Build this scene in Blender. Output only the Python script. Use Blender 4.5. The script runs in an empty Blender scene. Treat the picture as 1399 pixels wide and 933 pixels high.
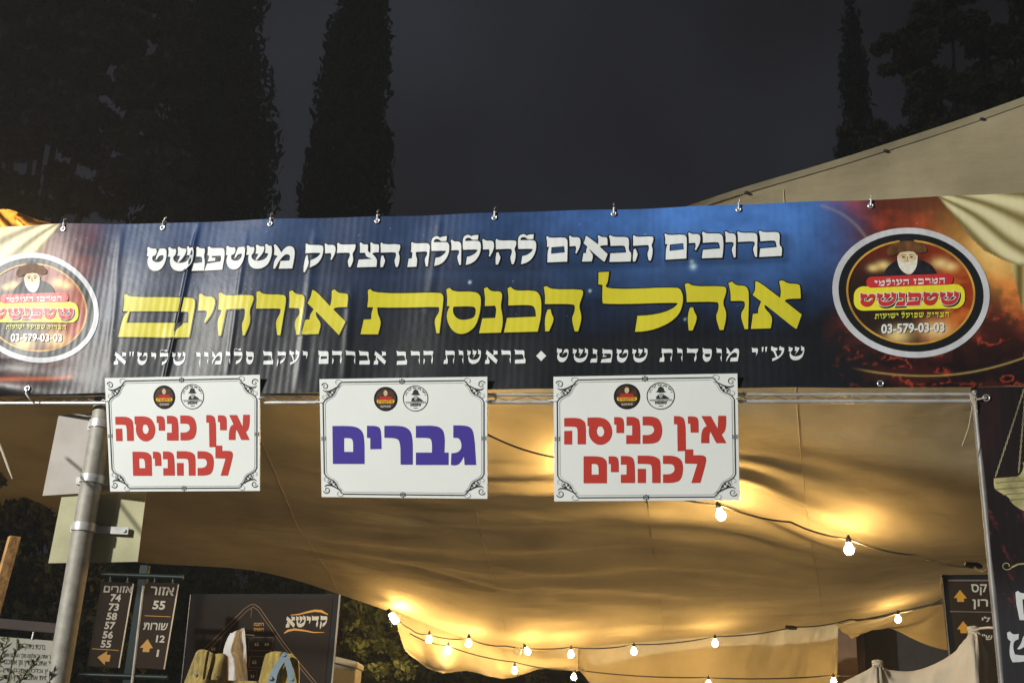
import bpy, bmesh, math, random
import numpy as np
from mathutils import Vector, Matrix
from mathutils.geometry import tessellate_polygon
R = math.radians
random.seed(7); rng = np.random.default_rng(11)
sc = bpy.context.scene
col = sc.collection

# ------------------------------------------------------------------ camera, sky, lamps, exposure
PITCH, ROLL, FPX, CX, CY = R(19.3), R(2.58), 1554.0, 699.5, 466.5
C = np.array([0.0, 0.0, 1.6])
_F = np.array([0, math.cos(PITCH), math.sin(PITCH)]); _U = np.array([0, -math.sin(PITCH), math.cos(PITCH)]); _X = np.array([1.0, 0, 0])
CR = math.cos(ROLL) * _X + math.sin(ROLL) * _U
CU = -math.sin(ROLL) * _X + math.cos(ROLL) * _U
cam = bpy.data.cameras.new('camera'); cam.sensor_width = 36; cam.lens = 36 * FPX / 1399; cam.clip_start = 0.05; cam.clip_end = 2000
camo = bpy.data.objects.new('camera', cam); col.objects.link(camo)
M3 = Matrix((CR, CU, -_F)).transposed()
camo.matrix_world = Matrix.Translation(Vector(C)) @ M3.to_4x4()
sc.camera = camo

SUN_EL, SUN_AZ = R(20), R(-40)
world = bpy.data.worlds.new('World'); sc.world = world; world.use_nodes = True
wn = world.node_tree.nodes; wl = world.node_tree.links
for n_ in list(wn): wn.remove(n_)
wo = wn.new('ShaderNodeOutputWorld'); add = wn.new('ShaderNodeAddShader')
bg1 = wn.new('ShaderNodeBackground'); bg2 = wn.new('ShaderNodeBackground')
sky = wn.new('ShaderNodeTexSky'); sky.sky_type = 'NISHITA'; sky.sun_disc = False
sky.sun_elevation = SUN_EL; sky.sun_rotation = math.pi - R(40)
bg1.inputs['Strength'].default_value = 0.0004
tc = wn.new('ShaderNodeTexCoord'); nz = wn.new('ShaderNodeTexNoise')
nz.inputs['Scale'].default_value = 2.4; nz.inputs['Detail'].default_value = 3.5; nz.inputs['Roughness'].default_value = 0.45
rp = wn.new('ShaderNodeValToRGB')
rp.color_ramp.elements[0].position = 0.36; rp.color_ramp.elements[0].color = (0.0034, 0.0022, 0.0016, 1)
rp.color_ramp.elements[1].position = 0.80; rp.color_ramp.elements[1].color = (0.031, 0.034, 0.045, 1)
wl.new(tc.outputs['Generated'], nz.inputs['Vector']); wl.new(nz.outputs['Fac'], rp.inputs['Fac'])
wl.new(rp.outputs['Color'], bg2.inputs['Color']); bg2.inputs['Strength'].default_value = 1.0
wl.new(sky.outputs['Color'], bg1.inputs['Color'])
wl.new(bg1.outputs[0], add.inputs[0]); wl.new(bg2.outputs[0], add.inputs[1]); wl.new(add.outputs[0], wo.inputs['Surface'])

# moonlight: the one sun lamp, turned far down for the night
sl = bpy.data.lights.new('moonlight', 'SUN'); sl.energy = 0.16; sl.angle = R(0.5); sl.color = (1.0, 0.95, 0.86)
so = bpy.data.objects.new('moonlight', sl); col.objects.link(so)
sdir = Vector((math.sin(SUN_AZ) * math.cos(SUN_EL), -math.cos(SUN_AZ) * math.cos(SUN_EL), math.sin(SUN_EL)))
so.rotation_euler = sdir.to_track_quat('Z', 'Y').to_euler()
# the street floodlight that lights the gate from the left of the camera
fl = bpy.data.lights.new('street_floodlight', 'SPOT'); fl.energy = 12900; fl.color = (1.0, 0.985, 0.93)
fl.shadow_soft_size = 0.22; fl.spot_size = R(40); fl.spot_blend = 0.75
fo = bpy.data.objects.new('street_floodlight', fl); col.objects.link(fo)
fo.location = (-11.3, -3.1, 7.5)
fo.rotation_euler = (Vector(fo.location) - Vector((1.0, 5.2, 2.9))).to_track_quat('Z', 'Y').to_euler()

sc.view_settings.view_transform = 'Standard'; sc.view_settings.look = 'None'
sc.view_settings.exposure = 0.0; sc.view_settings.gamma = 1.0; sc.view_settings.use_curve_mapping = False
sc.render.engine = 'CYCLES'
sc.cycles.use_denoising = True; sc.cycles.sample_clamp_indirect = 4.0; sc.cycles.max_bounces = 6

HAZE = 0.0042
# ------------------------------------------------------------------ helpers
def ray(px, py): return (px - CX) / FPX * CR - (py - CY) / FPX * CU + _F
def at(px, py, Y):
    d = ray(px, py); return C + d * (Y / d[1])
def proj(P):
    q = P - C; z = q @ _F
    return CX + FPX * (q @ CR) / z, CY - FPX * (q @ CU) / z

class Plane:
    """a real flat plane in the world; px() finds where a line of sight meets it"""
    def __init__(s, o, u, v):
        s.o = np.array(o, float); s.u = np.array(u, float); s.u /= np.linalg.norm(s.u)
        v = np.array(v, float); v = v - (v @ s.u) * s.u; s.v = v / np.linalg.norm(v)
        s.n = np.cross(s.u, s.v)
        if (C - s.o) @ s.n < 0: s.n = -s.n
        s.disp = None
    def px(s, x, y):
        d = ray(x, y); t = ((s.o - C) @ s.n) / (d @ s.n); q = C + d * t - s.o
        return (float(q @ s.u), float(q @ s.v))
    def w(s, a, b, off=0.0):
        if s.disp: off = off + s.disp(a, b)
        return s.o + a * s.u + b * s.v + off * s.n

ORG = {}
def tag(o, label=None, cat=None, group=None, kind=None):
    if label: o['label'] = label
    if cat: o['category'] = cat
    if group: o['group'] = group
    if kind: o['kind'] = kind
    return o
def thing(name, label, cat, loc=(0, 0, 0), group=None):
    o = bpy.data.objects.new(name, None); col.objects.link(o); o.location = loc
    o.empty_display_size = 0.1
    ORG[o] = Vector(loc)
    return tag(o, label, cat, group)
def link_mesh(name, me, m, parent=None, smooth=False):
    o = bpy.data.objects.new(name, me); col.objects.link(o)
    if m is not None:
        me.materials.clear()
        for mm in (m if isinstance(m, (list, tuple)) else [m]): me.materials.append(mm)
    if parent is not None:
        me.transform(Matrix.Translation(-ORG[parent])); o.parent = parent; ORG[o] = ORG[parent]
    else:
        ORG[o] = Vector((0, 0, 0))
    if smooth: me.polygons.foreach_set('use_smooth', [True] * len(me.polygons))
    me.update()
    return o
def obj(name, bm, m, parent=None, smooth=False):
    me = bpy.data.meshes.new(name); bm.to_mesh(me); bm.free()
    return link_mesh(name, me, m, parent, smooth)
def base_mesh(o, loc):
    """move a one-mesh thing's origin to its base"""
    o.data.transform(Matrix.Translation(-Vector(loc))); o.location = loc; ORG[o] = Vector(loc); return o

def s2l(c): 
    c = np.asarray(c, float) / 255.0
    return np.where(c <= 0.04045, c / 12.92, ((c + 0.055) / 1.055) ** 2.4)
def mat(name, rgb, rough=0.6, metal=0.0, var=0.12, vscale=9.0, bump=0.0, bscale=60.0, spec=0.5, emit=None, estr=0.0, transl=0.0):
    m = bpy.data.materials.new(name); m.use_nodes = True
    nt = m.node_tree; N = nt.nodes; L = nt.links; b = N['Principled BSDF']
    b.inputs['Roughness'].default_value = rough; b.inputs['Metallic'].default_value = metal
    b.inputs['Specular IOR Level'].default_value = spec
    t = N.new('ShaderNodeTexCoord'); n = N.new('ShaderNodeTexNoise'); n.inputs['Scale'].default_value = vscale; n.inputs['Detail'].default_value = 5
    L.new(t.outputs['Object'], n.inputs['Vector'])
    r = N.new('ShaderNodeValToRGB'); c = np.array(rgb, float)
    r.color_ramp.elements[0].position = 0.3; r.color_ramp.elements[0].color = (*(c * (1 - var)), 1)
    r.color_ramp.elements[1].position = 0.7; r.color_ramp.elements[1].color = (*np.minimum(c * (1 + var), 1), 1)
    L.new(n.outputs['Fac'], r.inputs['Fac']); L.new(r.outputs['Color'], b.inputs['Base Color'])
    if bump:
        n2 = N.new('ShaderNodeTexNoise'); n2.inputs['Scale'].default_value = bscale; n2.inputs['Detail'].default_value = 4
        L.new(t.outputs['Object'], n2.inputs['Vector'])
        bp = N.new('ShaderNodeBump'); bp.inputs['Strength'].default_value = bump; bp.inputs['Distance'].default_value = 0.02
        L.new(n2.outputs['Fac'], bp.inputs['Height']); L.new(bp.outputs[0], b.inputs['Normal'])
    if emit is not None:
        b.inputs['Emission Color'].default_value = (*emit, 1); b.inputs['Emission Strength'].default_value = estr
    if transl:
        tr = N.new('ShaderNodeBsdfTranslucent'); mx = N.new('ShaderNodeMixShader'); mx.inputs[0].default_value = transl
        L.new(r.outputs['Color'], tr.inputs['Color']); out = N['Material Output']
        L.new(b.outputs[0], mx.inputs[1]); L.new(tr.outputs[0], mx.inputs[2]); L.new(mx.outputs[0], out.inputs['Surface'])
    return m

def tube(bm, pts, r, n=8, cap=True):
    pts = [Vector(p) for p in pts]; rings = []
    rr = [float(q) for q in r] if hasattr(r, '__len__') else [float(r)] * len(pts)
    up = Vector((0.13, 0.21, 0.97))
    for i, p in enumerate(pts):
        d = (pts[min(i + 1, len(pts) - 1)] - pts[max(i - 1, 0)]).normalized()
        a = d.cross(up)
        if a.length < 1e-3: a = d.cross(Vector((1, 0, 0)))
        a.normalize(); b = d.cross(a).normalized()
        rings.append([bm.verts.new(p + rr[i] * (math.cos(2 * math.pi * k / n) * a + math.sin(2 * math.pi * k / n) * b)) for k in range(n)])
    for i in range(len(rings) - 1):
        for k in range(n):
            f = bm.faces.new((rings[i][k], rings[i][(k + 1) % n], rings[i + 1][(k + 1) % n], rings[i + 1][k])); f.smooth = True
    if cap:
        bm.faces.new([bm.verts.new(v.co) for v in reversed(rings[0])]); bm.faces.new([bm.verts.new(v.co) for v in rings[-1]])
def box(bm, c, ax, ay, az):
    c = Vector(c); ax, ay, az = Vector(ax), Vector(ay), Vector(az); v = []
    for i in (-1, 1):
        for j in (-1, 1):
            for k in (-1, 1): v.append(bm.verts.new(c + i * ax + j * ay + k * az))
    for f in ((0, 1, 3, 2), (4, 6, 7, 5), (0, 4, 5, 1), (2, 3, 7, 6), (0, 2, 6, 4), (1, 5, 7, 3)):
        bm.faces.new([v[q] for q in f])
def rbox(bm, c, ax, ay, az, bev=0.004):
    b2 = bmesh.new(); box(b2, c, ax, ay, az)
    bmesh.ops.recalc_face_normals(b2, faces=b2.faces)
    bmesh.ops.bevel(b2, geom=b2.edges[:], offset=bev, segments=2, affect='EDGES', profile=0.5)
    me = bpy.data.meshes.new('tmp'); b2.to_mesh(me); b2.free(); bm.from_mesh(me); bpy.data.meshes.remove(me)

def area2(p): return sum(p[i][0] * p[(i + 1) % len(p)][1] - p[(i + 1) % len(p)][0] * p[i][1] for i in range(len(p)))
def smooth(loop, lim=62, it=2):
    """round the blunt corners of a traced outline, keep the sharp ones"""
    for _ in range(it):
        out = []; n = len(loop)
        for i in range(n):
            a, b, c = loop[i - 1], loop[i], loop[(i + 1) % n]
            d1 = (b[0] - a[0], b[1] - a[1]); d2 = (c[0] - b[0], c[1] - b[1])
            l1 = math.hypot(*d1); l2 = math.hypot(*d2)
            if l1 < 1e-9 or l2 < 1e-9: continue
            cs = max(-1, min(1, (d1[0] * d2[0] + d1[1] * d2[1]) / l1 / l2))
            if 8 < math.degrees(math.acos(cs)) < lim:
                out += [(b[0] - .25 * d1[0], b[1] - .25 * d1[1]), (b[0] + .25 * d2[0], b[1] + .25 * d2[1])]
            else: out.append(b)
        loop = out
    return loop
def inset(loop, d):
    """move an outline inwards by d (outwards when negative)"""
    sg = 1 if area2(loop) > 0 else -1; n = len(loop); out = []
    for i in range(n):
        a, b, c = loop[i - 1], loop[i], loop[(i + 1) % n]
        d1 = np.array([b[0] - a[0], b[1] - a[1]], float); d2 = np.array([c[0] - b[0], c[1] - b[1]], float)
        d1 /= max(np.linalg.norm(d1), 1e-9); d2 /= max(np.linalg.norm(d2), 1e-9)
        n1 = np.array([-d1[1], d1[0]]) * sg; n2 = np.array([-d2[1], d2[0]]) * sg
        m = n1 + n2; k = 1 + n1 @ n2
        m = m / max(k, 0.45)
        out.append((b[0] + d * m[0], b[1] + d * m[1]))
    return out
def fill(bm, pl, loops, off, cut=None, todo=None):
    """flat shape (outline + holes, in plane coordinates) laid on a plane, following its waves"""
    vs = [[Vector((p[0], p[1], 0)) for p in lp] for lp in loops]
    tris = tessellate_polygon(vs); flat = [p for lp in vs for p in lp]
    b2 = bmesh.new(); bv = [b2.verts.new(p) for p in flat]
    for t in tris:
        try: b2.faces.new([bv[i] for i in t])
        except ValueError: pass
    if cut:
        xs = [p.x for p in flat]; k = math.ceil(min(xs) / cut)
        while k * cut < max(xs):
            bmesh.ops.bisect_plane(b2, geom=b2.verts[:] + b2.edges[:] + b2.faces[:], plane_co=(k * cut, 0, 0), plane_no=(1, 0, 0)); k += 1
        xs = [p.y for p in flat]; k = math.ceil(min(xs) / cut)
        while k * cut < max(xs):
            bmesh.ops.bisect_plane(b2, geom=b2.verts[:] + b2.edges[:] + b2.faces[:], plane_co=(0, k * cut, 0), plane_no=(0, 1, 0)); k += 1
    mp = {v: bm.verts.new(Vector(pl.w(v.co.x, v.co.y, off))) for v in b2.verts}
    for f in b2.faces:
        nf = bm.faces.new([mp[v] for v in f.verts]); nf.normal_update()
        if nf.normal.dot(Vector(pl.n)) < 0: nf.normal_flip()
        nf.smooth = bool(cut)
    b2.free()
def pxfill(bm, pl, loops, off=0.002, cut=None): fill(bm, pl, [[pl.px(*p) for p in lp] for lp in loops], off, cut)
def plate(bm, pl, loop_px, thick, off=0.0, bev=0.0):
    """solid board: outline extruded away from the viewer side of the plane"""
    st = [pl.px(*p) for p in loop_px]
    if area2(st) < 0: st = st[::-1]
    f = [bm.verts.new(Vector(pl.w(a, b, off))) for a, b in st]; k = [bm.verts.new(Vector(pl.w(a, b, off - thick))) for a, b in st]
    F1 = bm.faces.new(f); F2 = bm.faces.new(k[::-1]); n = len(st)
    S = [bm.faces.new((f[i], k[i], k[(i + 1) % n], f[(i + 1) % n])) for i in range(n)]
    bmesh.ops.recalc_face_normals(bm, faces=[F1, F2] + S)
    if bev: bmesh.ops.bevel(bm, geom=[e for e in F1.edges], offset=bev, segments=2, affect='EDGES')
def stroke(bm, pl, pts, wpx, off=0.002, closed=False, cut=None):
    """painted line of a given width along px points; width may vary"""
    st = [pl.px(*p) for p in pts]; n = len(st)
    s1 = pl.px(pts[0][0] + 1, pts[0][1]); k = math.hypot(s1[0] - st[0][0], s1[1] - st[0][1])
    L, Rr = [], []
    for i in range(n):
        a = st[i - 1] if (i or closed) else st[i]; c = st[(i + 1) % n] if (i < n - 1 or closed) else st[i]
        d = np.array([c[0] - a[0], c[1] - a[1]]); d /= max(np.linalg.norm(d), 1e-9)
        w = (wpx[i] if hasattr(wpx, '__len__') else wpx) * k / 2
        L.append((st[i][0] - d[1] * w, st[i][1] + d[0] * w)); Rr.append((st[i][0] + d[1] * w, st[i][1] - d[0] * w))
    vl = [bm.verts.new(Vector(pl.w(*p, off))) for p in L]; vr = [bm.verts.new(Vector(pl.w(*p, off))) for p in Rr]
    for i in range(n if closed else n - 1):
        j = (i + 1) % n
        f = bm.faces.new((vl[i], vr[i], vr[j], vl[j])); f.normal_update()
        if f.normal.dot(Vector(pl.n)) < 0: f.normal_flip()
def ell(cx, cy, a, b, rot=0, n=64):
    c, s = math.cos(R(rot)), math.sin(R(rot))
    return [(cx + a * math.cos(t) * c - b * math.sin(t) * s, cy + a * math.cos(t) * s + b * math.sin(t) * c) for t in [2 * math.pi * i / n for i in range(n)]]
def pill(x0, y0, x1, y1, r, sl=0, n=6):
    """rounded bar, sl = how much the right end rises"""
    out = []
    for (cx_, cy_, a0) in ((x1 - r, y0 + r, -90), (x1 - r, y1 - r, 0), (x0 + r, y1 - r, 90), (x0 + r, y0 + r, 180)):
        for k in range(n + 1):
            a = R(a0 + 90 * k / n); x = cx_ + r * math.cos(a); out.append((x, cy_ + r * math.sin(a) - sl * (x - x0) / (x1 - x0)))
    return out

# ------------------------------------------------------------------ lettering
def Z(x0, y0, k, loops): return [[(x0 + x / k, y0 + y / k) for x, y in lp] for lp in loops]
def glyph(loops, base, top, slope=0.0, xr=0):
    """traced outline -> letter units (height 1 above the baseline, left edge 0)"""
    h = base - top; out = [[(x / h, (base - slope * (x - xr) - y) / h) for x, y in lp] for lp in loops]
    m = min(p[0] for lp in out for p in lp)
    return [[(x - m, y) for x, y in lp] for lp in out]
G = {}
a = lambda *l: list(l)
G['ב'] = glyph([[(1068,85),(1085,78),(1115,98),(1255,98),(1280,112),(1286,150),(1280,240),(1312,262),(1303,350),(1073,353),(1083,266),(1255,258),(1245,200),(1225,185),(1085,190),(1082,140)]], 350, 100)
G['ר'] = glyph([[(845,90),(858,85),(885,102),(1025,104),(1050,120),(1054,160),(1050,355),(1032,355),(1004,270),(1028,230),(1028,205),(1010,190),(852,195),(852,150)]], 355, 104)
G['ו'] = glyph([[(712,97),(724,90),(752,112),(800,112),(822,130),(826,170),(822,358),(805,360),(778,275),(803,235),(803,212),(790,200),(720,203),(722,150)]], 360, 112)
G['כ'] = glyph([[(480,105),(492,97),(525,120),(655,118),(690,135),(700,180),(703,275),(690,368),(478,371),(490,285),(668,275),(660,220),(640,207),(488,213),(490,160)]], 370, 120)
G['י'] = glyph([[(340,112),(352,105),(378,125),(440,122),(462,140),(466,180),(455,230),(420,290),(408,285),(420,240),(410,212),(347,216),(346,165)]], 373, 123)
G['ם'] = glyph([[(90,120),(103,113),(128,132),(285,130),(315,148),(322,190),(316,378),(102,381),(105,270),(122,222),(98,222),(100,165)], [(145,228),(285,220),(292,285),(142,295)]], 380, 131)
G['ה'] = glyph([[(917,125),(928,118),(950,136),(1105,133),(1120,150),(1112,190),(1097,215),(1112,255),(1105,320),(1090,358),(1073,358),(1056,295),(1075,255),(1073,220),(1060,212),(920,217),(920,170)], [(925,250),(945,245),(952,270),(966,297),(940,360),(918,362),(916,310)]], 360, 135)
G['ל'] = glyph([[(1165,358),(1178,280),(1215,275),(1260,250),(1283,220),(1275,212),(1140,212),(1135,170),(1138,110),(1150,85),(1180,72),(1205,75),(1220,88),(1240,78),(1290,75),(1285,120),(1230,122),(1210,102),(1180,98),(1160,112),(1160,130),(1285,130),(1308,145),(1315,185),(1305,250),(1270,310),(1220,345)]], 357, 131)
G['ת'] = glyph([[(115,150),(127,142),(145,158),(270,156),(293,172),(297,205),(275,377),(258,377),(243,310),(268,270),(272,245),(262,234),(160,238),(158,265),(175,310),(165,377),(78,379),(92,300),(122,298),(128,240),(112,238),(117,190)]], 378, 156)
G['א'] = glyph([[(540,118),(552,115),(690,215),(697,160),(686,118),(700,108),(730,130),(790,130),(803,145),(805,222),(730,225),(710,240),(806,325),(770,410),(755,410),(595,280),(585,262),(590,290),(632,340),(612,408),(495,412),(512,315),(545,312),(545,275),(560,240),(513,200),(530,165)]], 411, 130)
G['צ'] = glyph([[(788,112),(803,105),(833,130),(890,130),(897,150),(890,215),(925,240),(930,180),(925,110),(940,102),(965,127),(1030,130),(1038,150),(1034,228),(965,232),(950,248),(1000,300),(1012,340),(1003,412),(752,420),(775,322),(955,312),(870,285),(858,235),(790,235),(792,170)]], 415, 128)
G['ד'] = glyph([[(525,122),(542,115),(570,140),(765,138),(768,160),(755,215),(722,250),(738,320),(728,370),(700,425),(680,425),(662,345),(690,300),(697,260),(680,240),(523,243),(530,180)]], 425, 139)
G['ק'] = glyph([[(120,138),(137,130),(165,155),(325,152),(348,175),(348,230),(325,320),(270,395),(178,440),(188,345),(240,325),(290,290),(312,258),(300,250),(118,255),(122,200)], [(130,280),(148,280),(150,320),(165,375),(140,440),(112,495),(95,490),(97,420),(112,330)]], 438, 153)
G['מ'] = glyph([[(1175,72),(1188,65),(1210,85),(1240,135),(1280,85),(1320,78),(1350,95),(1357,150),(1335,270),(1220,273),(1235,208),(1310,203),(1318,165),(1300,148),(1270,152),(1225,200),(1187,272),(1172,272),(1180,205),(1210,165),(1178,155),(1183,110)]], 272, 82)
G['ש'] = glyph([[(940,82),(953,75),(972,92),(1005,92),(1010,110),(1000,148),(985,155),(982,180),(1000,205),(1040,215),(1090,205),(1122,180),(1133,150),(1103,145),(1110,110),(1103,75),(1117,66),(1137,84),(1160,85),(1165,130),(1155,190),(1125,250),(1070,280),(1010,282),(970,255),(955,215),(955,175),(962,160),(937,158),(945,120)], [(1022,80),(1035,72),(1055,88),(1095,90),(1098,115),(1075,160),(1030,207),(1020,200),(1040,165),(1045,152),(1020,150),(1027,115)]], 280, 88)
G['ט'] = glyph([[(752,85),(765,77),(785,93),(830,95),(838,115),(830,150),(800,160),(795,190),(815,210),(850,215),(885,200),(900,170),(895,152),(860,155),(838,190),(828,190),(838,150),(862,95),(910,92),(925,110),(925,170),(905,235),(870,280),(820,292),(780,275),(757,235),(755,190),(768,160),(750,157),(755,120)]], 288, 94)
G['פ'] = glyph([[(585,88),(600,80),(615,98),(715,97),(735,110),(738,170),(718,288),(557,291),(580,230),(700,215),(708,185),(700,165),(625,165),(620,180),(655,182),(650,208),(585,213),(600,165),(582,155),(588,120)]], 290, 98)
G['נ'] = glyph([[(485,92),(498,85),(515,102),(555,103),(560,125),(550,165),(560,215),(552,290),(445,292),(465,228),(535,222),(537,185),(528,172),(485,172),(487,130)]], 291, 103)
G['ע'] = glyph([[(1052,58),(1064,48),(1080,62),(1110,64),(1110,92),(1096,96),(1110,136),(1128,122),(1138,96),(1116,90),(1118,58),(1130,48),(1144,62),(1164,64),(1164,100),(1146,134),(1112,164),(1062,184),(1062,152),(1090,144),(1072,98),(1054,92)]], 176, 62)
G['ס'] = glyph([[(1012,125),(1045,108),(1090,152),(1300,148),(1365,175),(1382,240),(1365,400),(1320,520),(1250,580),(1180,603),(1110,590),(1050,530),(1017,440),(1020,370),(1050,303),(1020,303),(1022,220)], [(1088,310),(1290,305),(1325,325),(1325,380),(1308,425),(1250,445),(1190,453),(1130,440),(1088,390),(1080,345)]], 595, 150)
G['ס'] = [[(x * 0.86, y) for x, y in lp] for lp in G['ס']]
G['ן'] = [[(x, y if y > .5 else (y - .5) * 1.55 + .5) for x, y in lp] for lp in G['ו']]
G['ז'] = [[(0,.98),(.09,1.06),(.2,.98),(.52,.98),(.5,.72),(.36,.62),(.42,.3),(.3,0),(.22,0),(.14,.3),(.26,.62),(.03,.62)]]
G['"'] = [[(0,1.02),(.14,1.04),(.08,.68),(.02,.68)], [(.24,1.02),(.38,1.04),(.32,.68),(.26,.68)]]
HOLED = set('םס')
KERN = {'פנ': -.08, 'נש': -.17}
def setword(bm, pl, word, xr, yr, xl, yl, h, off, ins=0.0, gap=0.06, cut=None, lean=0.0):
    """one word, right to left, between two px points of its baseline"""
    wid = [max(p[0] for lp in G[c] for p in lp) for c in word]
    kn = [KERN.get(word[i:i + 2], 0) for i in range(len(word))]
    tot = sum(wid) + gap * (len(word) - 1) + sum(kn); ux = (xr - xl) / tot; x = tot
    for i, c in enumerate(word):
        x -= wid[i]
        lps = []
        for lp in G[c]:
            l2 = smooth(lp)
            if ins and c != '"': l2 = inset(l2, ins)
            lps.append([(xl + (x + gx) * ux + lean * gy * h, yl + (yr - yl) * (x + gx) / tot - gy * h) for gx, gy in l2])
        if c in HOLED and len(lps) > 1:
            pxfill(bm, pl, lps, off, cut)
        else:
            for q, lp in enumerate(lps): pxfill(bm, pl, [lp], off + 0.0002 * q, cut)
        x -= gap + kn[i]
_tc = {}
def textpolys(s, bold):
    if (s, bold) in _tc: return _tc[(s, bold)]
    c = bpy.data.curves.new('t', 'FONT'); c.body = s; c.size = 1; c.offset = bold; c.resolution_u = 3
    o = bpy.data.objects.new('t', c); col.objects.link(o)
    dg = bpy.context.evaluated_depsgraph_get(); dg.update()
    me = bpy.data.meshes.new_from_object(o.evaluated_get(dg))
    v = np.array([(q.co.x, q.co.y) for q in me.vertices]); f = [tuple(p.vertices) for p in me.polygons]
    bpy.data.objects.remove(o); bpy.data.curves.remove(c); bpy.data.meshes.remove(me)
    _tc[(s, bold)] = (v, f); return v, f
def settext(bm, pl, s, xl, yl, xr, yr, h, off=0.002, bold=0.02, lean=0.0, capdiv=None):
    """small lettering from the built-in font, fitted between two px points of its baseline (Hebrew is set right to left)"""
    if any('\u05d0' <= ch <= '\u05ea' for ch in s): s = s[::-1]
    v, f = textpolys(s, bold)
    x0, x1 = v[:, 0].min(), v[:, 0].max(); cap = capdiv or v[:, 1].max()
    vs = []
    for x, y in v:
        t = (x - x0) / (x1 - x0); yy = y / cap
        vs.append(bm.verts.new(Vector(pl.w(*pl.px(xl + t * (xr - xl) + lean * yy * h, yl + t * (yr - yl) - yy * h), off))))
    for q in f:
        try: nf = bm.faces.new([vs[i] for i in q])
        except ValueError: continue
        nf.normal_update()
        if nf.normal.dot(Vector(pl.n)) < 0: nf.normal_flip()

# ------------------------------------------------------------------ numpy noise
def vnoise(x, y, seed=0):
    xi = np.floor(x).astype(np.int64); yi = np.floor(y).astype(np.int64); xf = x - xi; yf = y - yi
    def h(i, j):
        n = (i * 374761393 + j * 668265263 + seed * 982451653) & 0x7fffffff
        n = ((n ^ (n >> 13)) * 1274126177) & 0x7fffffff
        return ((n ^ (n >> 16)) & 0xffff) / 65535.0
    u = xf * xf * (3 - 2 * xf); v = yf * yf * (3 - 2 * yf)
    return (h(xi, yi) * (1 - u) + h(xi + 1, yi) * u) * (1 - v) + (h(xi, yi + 1) * (1 - u) + h(xi + 1, yi + 1) * u) * v
def fbm(x, y, o=5, seed=0, g=0.5):
    r = np.zeros_like(x, float); amp = 1; tot = 0
    for k in range(o):
        r += amp * vnoise(x * 2 ** k + 17.3 * k, y * 2 ** k - 9.1 * k, seed + k); tot += amp; amp *= g
    return r / tot

# ------------------------------------------------------------------ materials
M = {}
M['ground'] = mat('paving', (0.30, 0.275, 0.235), 0.85, var=0.25, vscale=1.5, bump=0.4, bscale=25)
M['print_white'] = mat('printed_white', (0.66, 0.69, 0.68), 0.36, var=0.02)
M['print_yellow'] = mat('printed_yellow', (0.55, 0.495, 0.030), 0.36, var=0.03)
M['print_shadow'] = mat('printed_dark_outline', (0.008, 0.009, 0.012), 0.36, var=0.1)
M['print_grey'] = mat('printed_silver', (0.52, 0.53, 0.56), 0.36, var=0.10, vscale=14)
M['print_black'] = mat('printed_black', (0.012, 0.014, 0.015), 0.36, var=0.1)
M['print_gold'] = mat('printed_gold', (0.52, 0.28, 0.05), 0.36, var=0.35, vscale=8)
M['print_red'] = mat('printed_red', (0.50, 0.035, 0.035), 0.36, var=0.06)
M['print_bright'] = mat('printed_bright_yellow', (0.75, 0.67, 0.04), 0.36, var=0.03)
M['print_lime'] = mat('printed_lime', (0.58, 0.60, 0.06), 0.36, var=0.03)
M['print_fur'] = mat('printed_brown_fur', (0.12, 0.055, 0.020), 0.5, var=0.4, vscale=25)
M['print_coat'] = mat('printed_dark_coat', (0.016, 0.016, 0.022), 0.4, var=0.4, vscale=30)
M['print_skin'] = mat('printed_skin', (0.60, 0.48, 0.30), 0.4, var=0.18, vscale=60)
M['print_beard'] = mat('printed_beard', (0.66, 0.64, 0.55), 0.4, var=0.15, vscale=70)
M['metal'] = mat('galvanised_steel', (0.50, 0.50, 0.48), 0.38, metal=0.35, var=0.2, vscale=14, bump=0.05, bscale=80)
M['post_metal'] = mat('dull_galvanised_steel', (0.17, 0.165, 0.155), 0.5, metal=0.3, var=0.2, vscale=14)
M['tie'] = mat('white_plastic_tie', (0.75, 0.76, 0.77), 0.4, var=0.05)
M['eyelet'] = mat('nickel_eyelet', (0.68, 0.69, 0.70), 0.28, metal=0.8, var=0.1)
M['hole'] = mat('dark_cord', (0.02, 0.02, 0.02), 0.8)
M['board_white'] = mat('white_plastic_board', (0.79, 0.825, 0.80), 0.42, var=0.02, vscale=4)
M['ink_red'] = mat('red_ink', (0.50, 0.040, 0.028), 0.45, var=0.04)
M['ink_blue'] = mat('blue_violet_ink', (0.052, 0.032, 0.30), 0.45, var=0.05)
M['ink_black'] = mat('black_ink', (0.02, 0.024, 0.026), 0.45)
M['ink_grey'] = mat('grey_ink', (0.36, 0.38, 0.38), 0.45)
M['pole'] = mat('galvanised_pole', (0.27, 0.255, 0.215), 0.6, metal=0.2, var=0.18, vscale=20, bump=0.06, bscale=60)
M['alu_white'] = mat('aluminium_sign_back', (0.42, 0.385, 0.345), 0.5, metal=0.15, var=0.14, vscale=5)
M['alu_green_lit'] = mat('green_lit_aluminium_sign_back', (0.36, 0.345, 0.20), 0.5, metal=0.15, var=0.22, vscale=5)  # same bare aluminium, the greenish yellow light on the lower plate put into its colour
M['green_post'] = mat('dark_green_paint', (0.008, 0.022, 0.018), 0.4, var=0.2)
M['brown_panel'] = mat('brown_sign_panel', (0.032, 0.021, 0.013), 0.7, var=0.12, spec=0.12)
M['panel_edge'] = mat('bare_metal_edge', (0.55, 0.43, 0.30), 0.35, metal=0.6)
M['cream_ink'] = mat('cream_lettering', (0.52, 0.48, 0.38), 0.5, var=0.06)
M['orange_ink'] = mat('orange_lettering', (0.55, 0.27, 0.03), 0.5, var=0.06)
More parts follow.
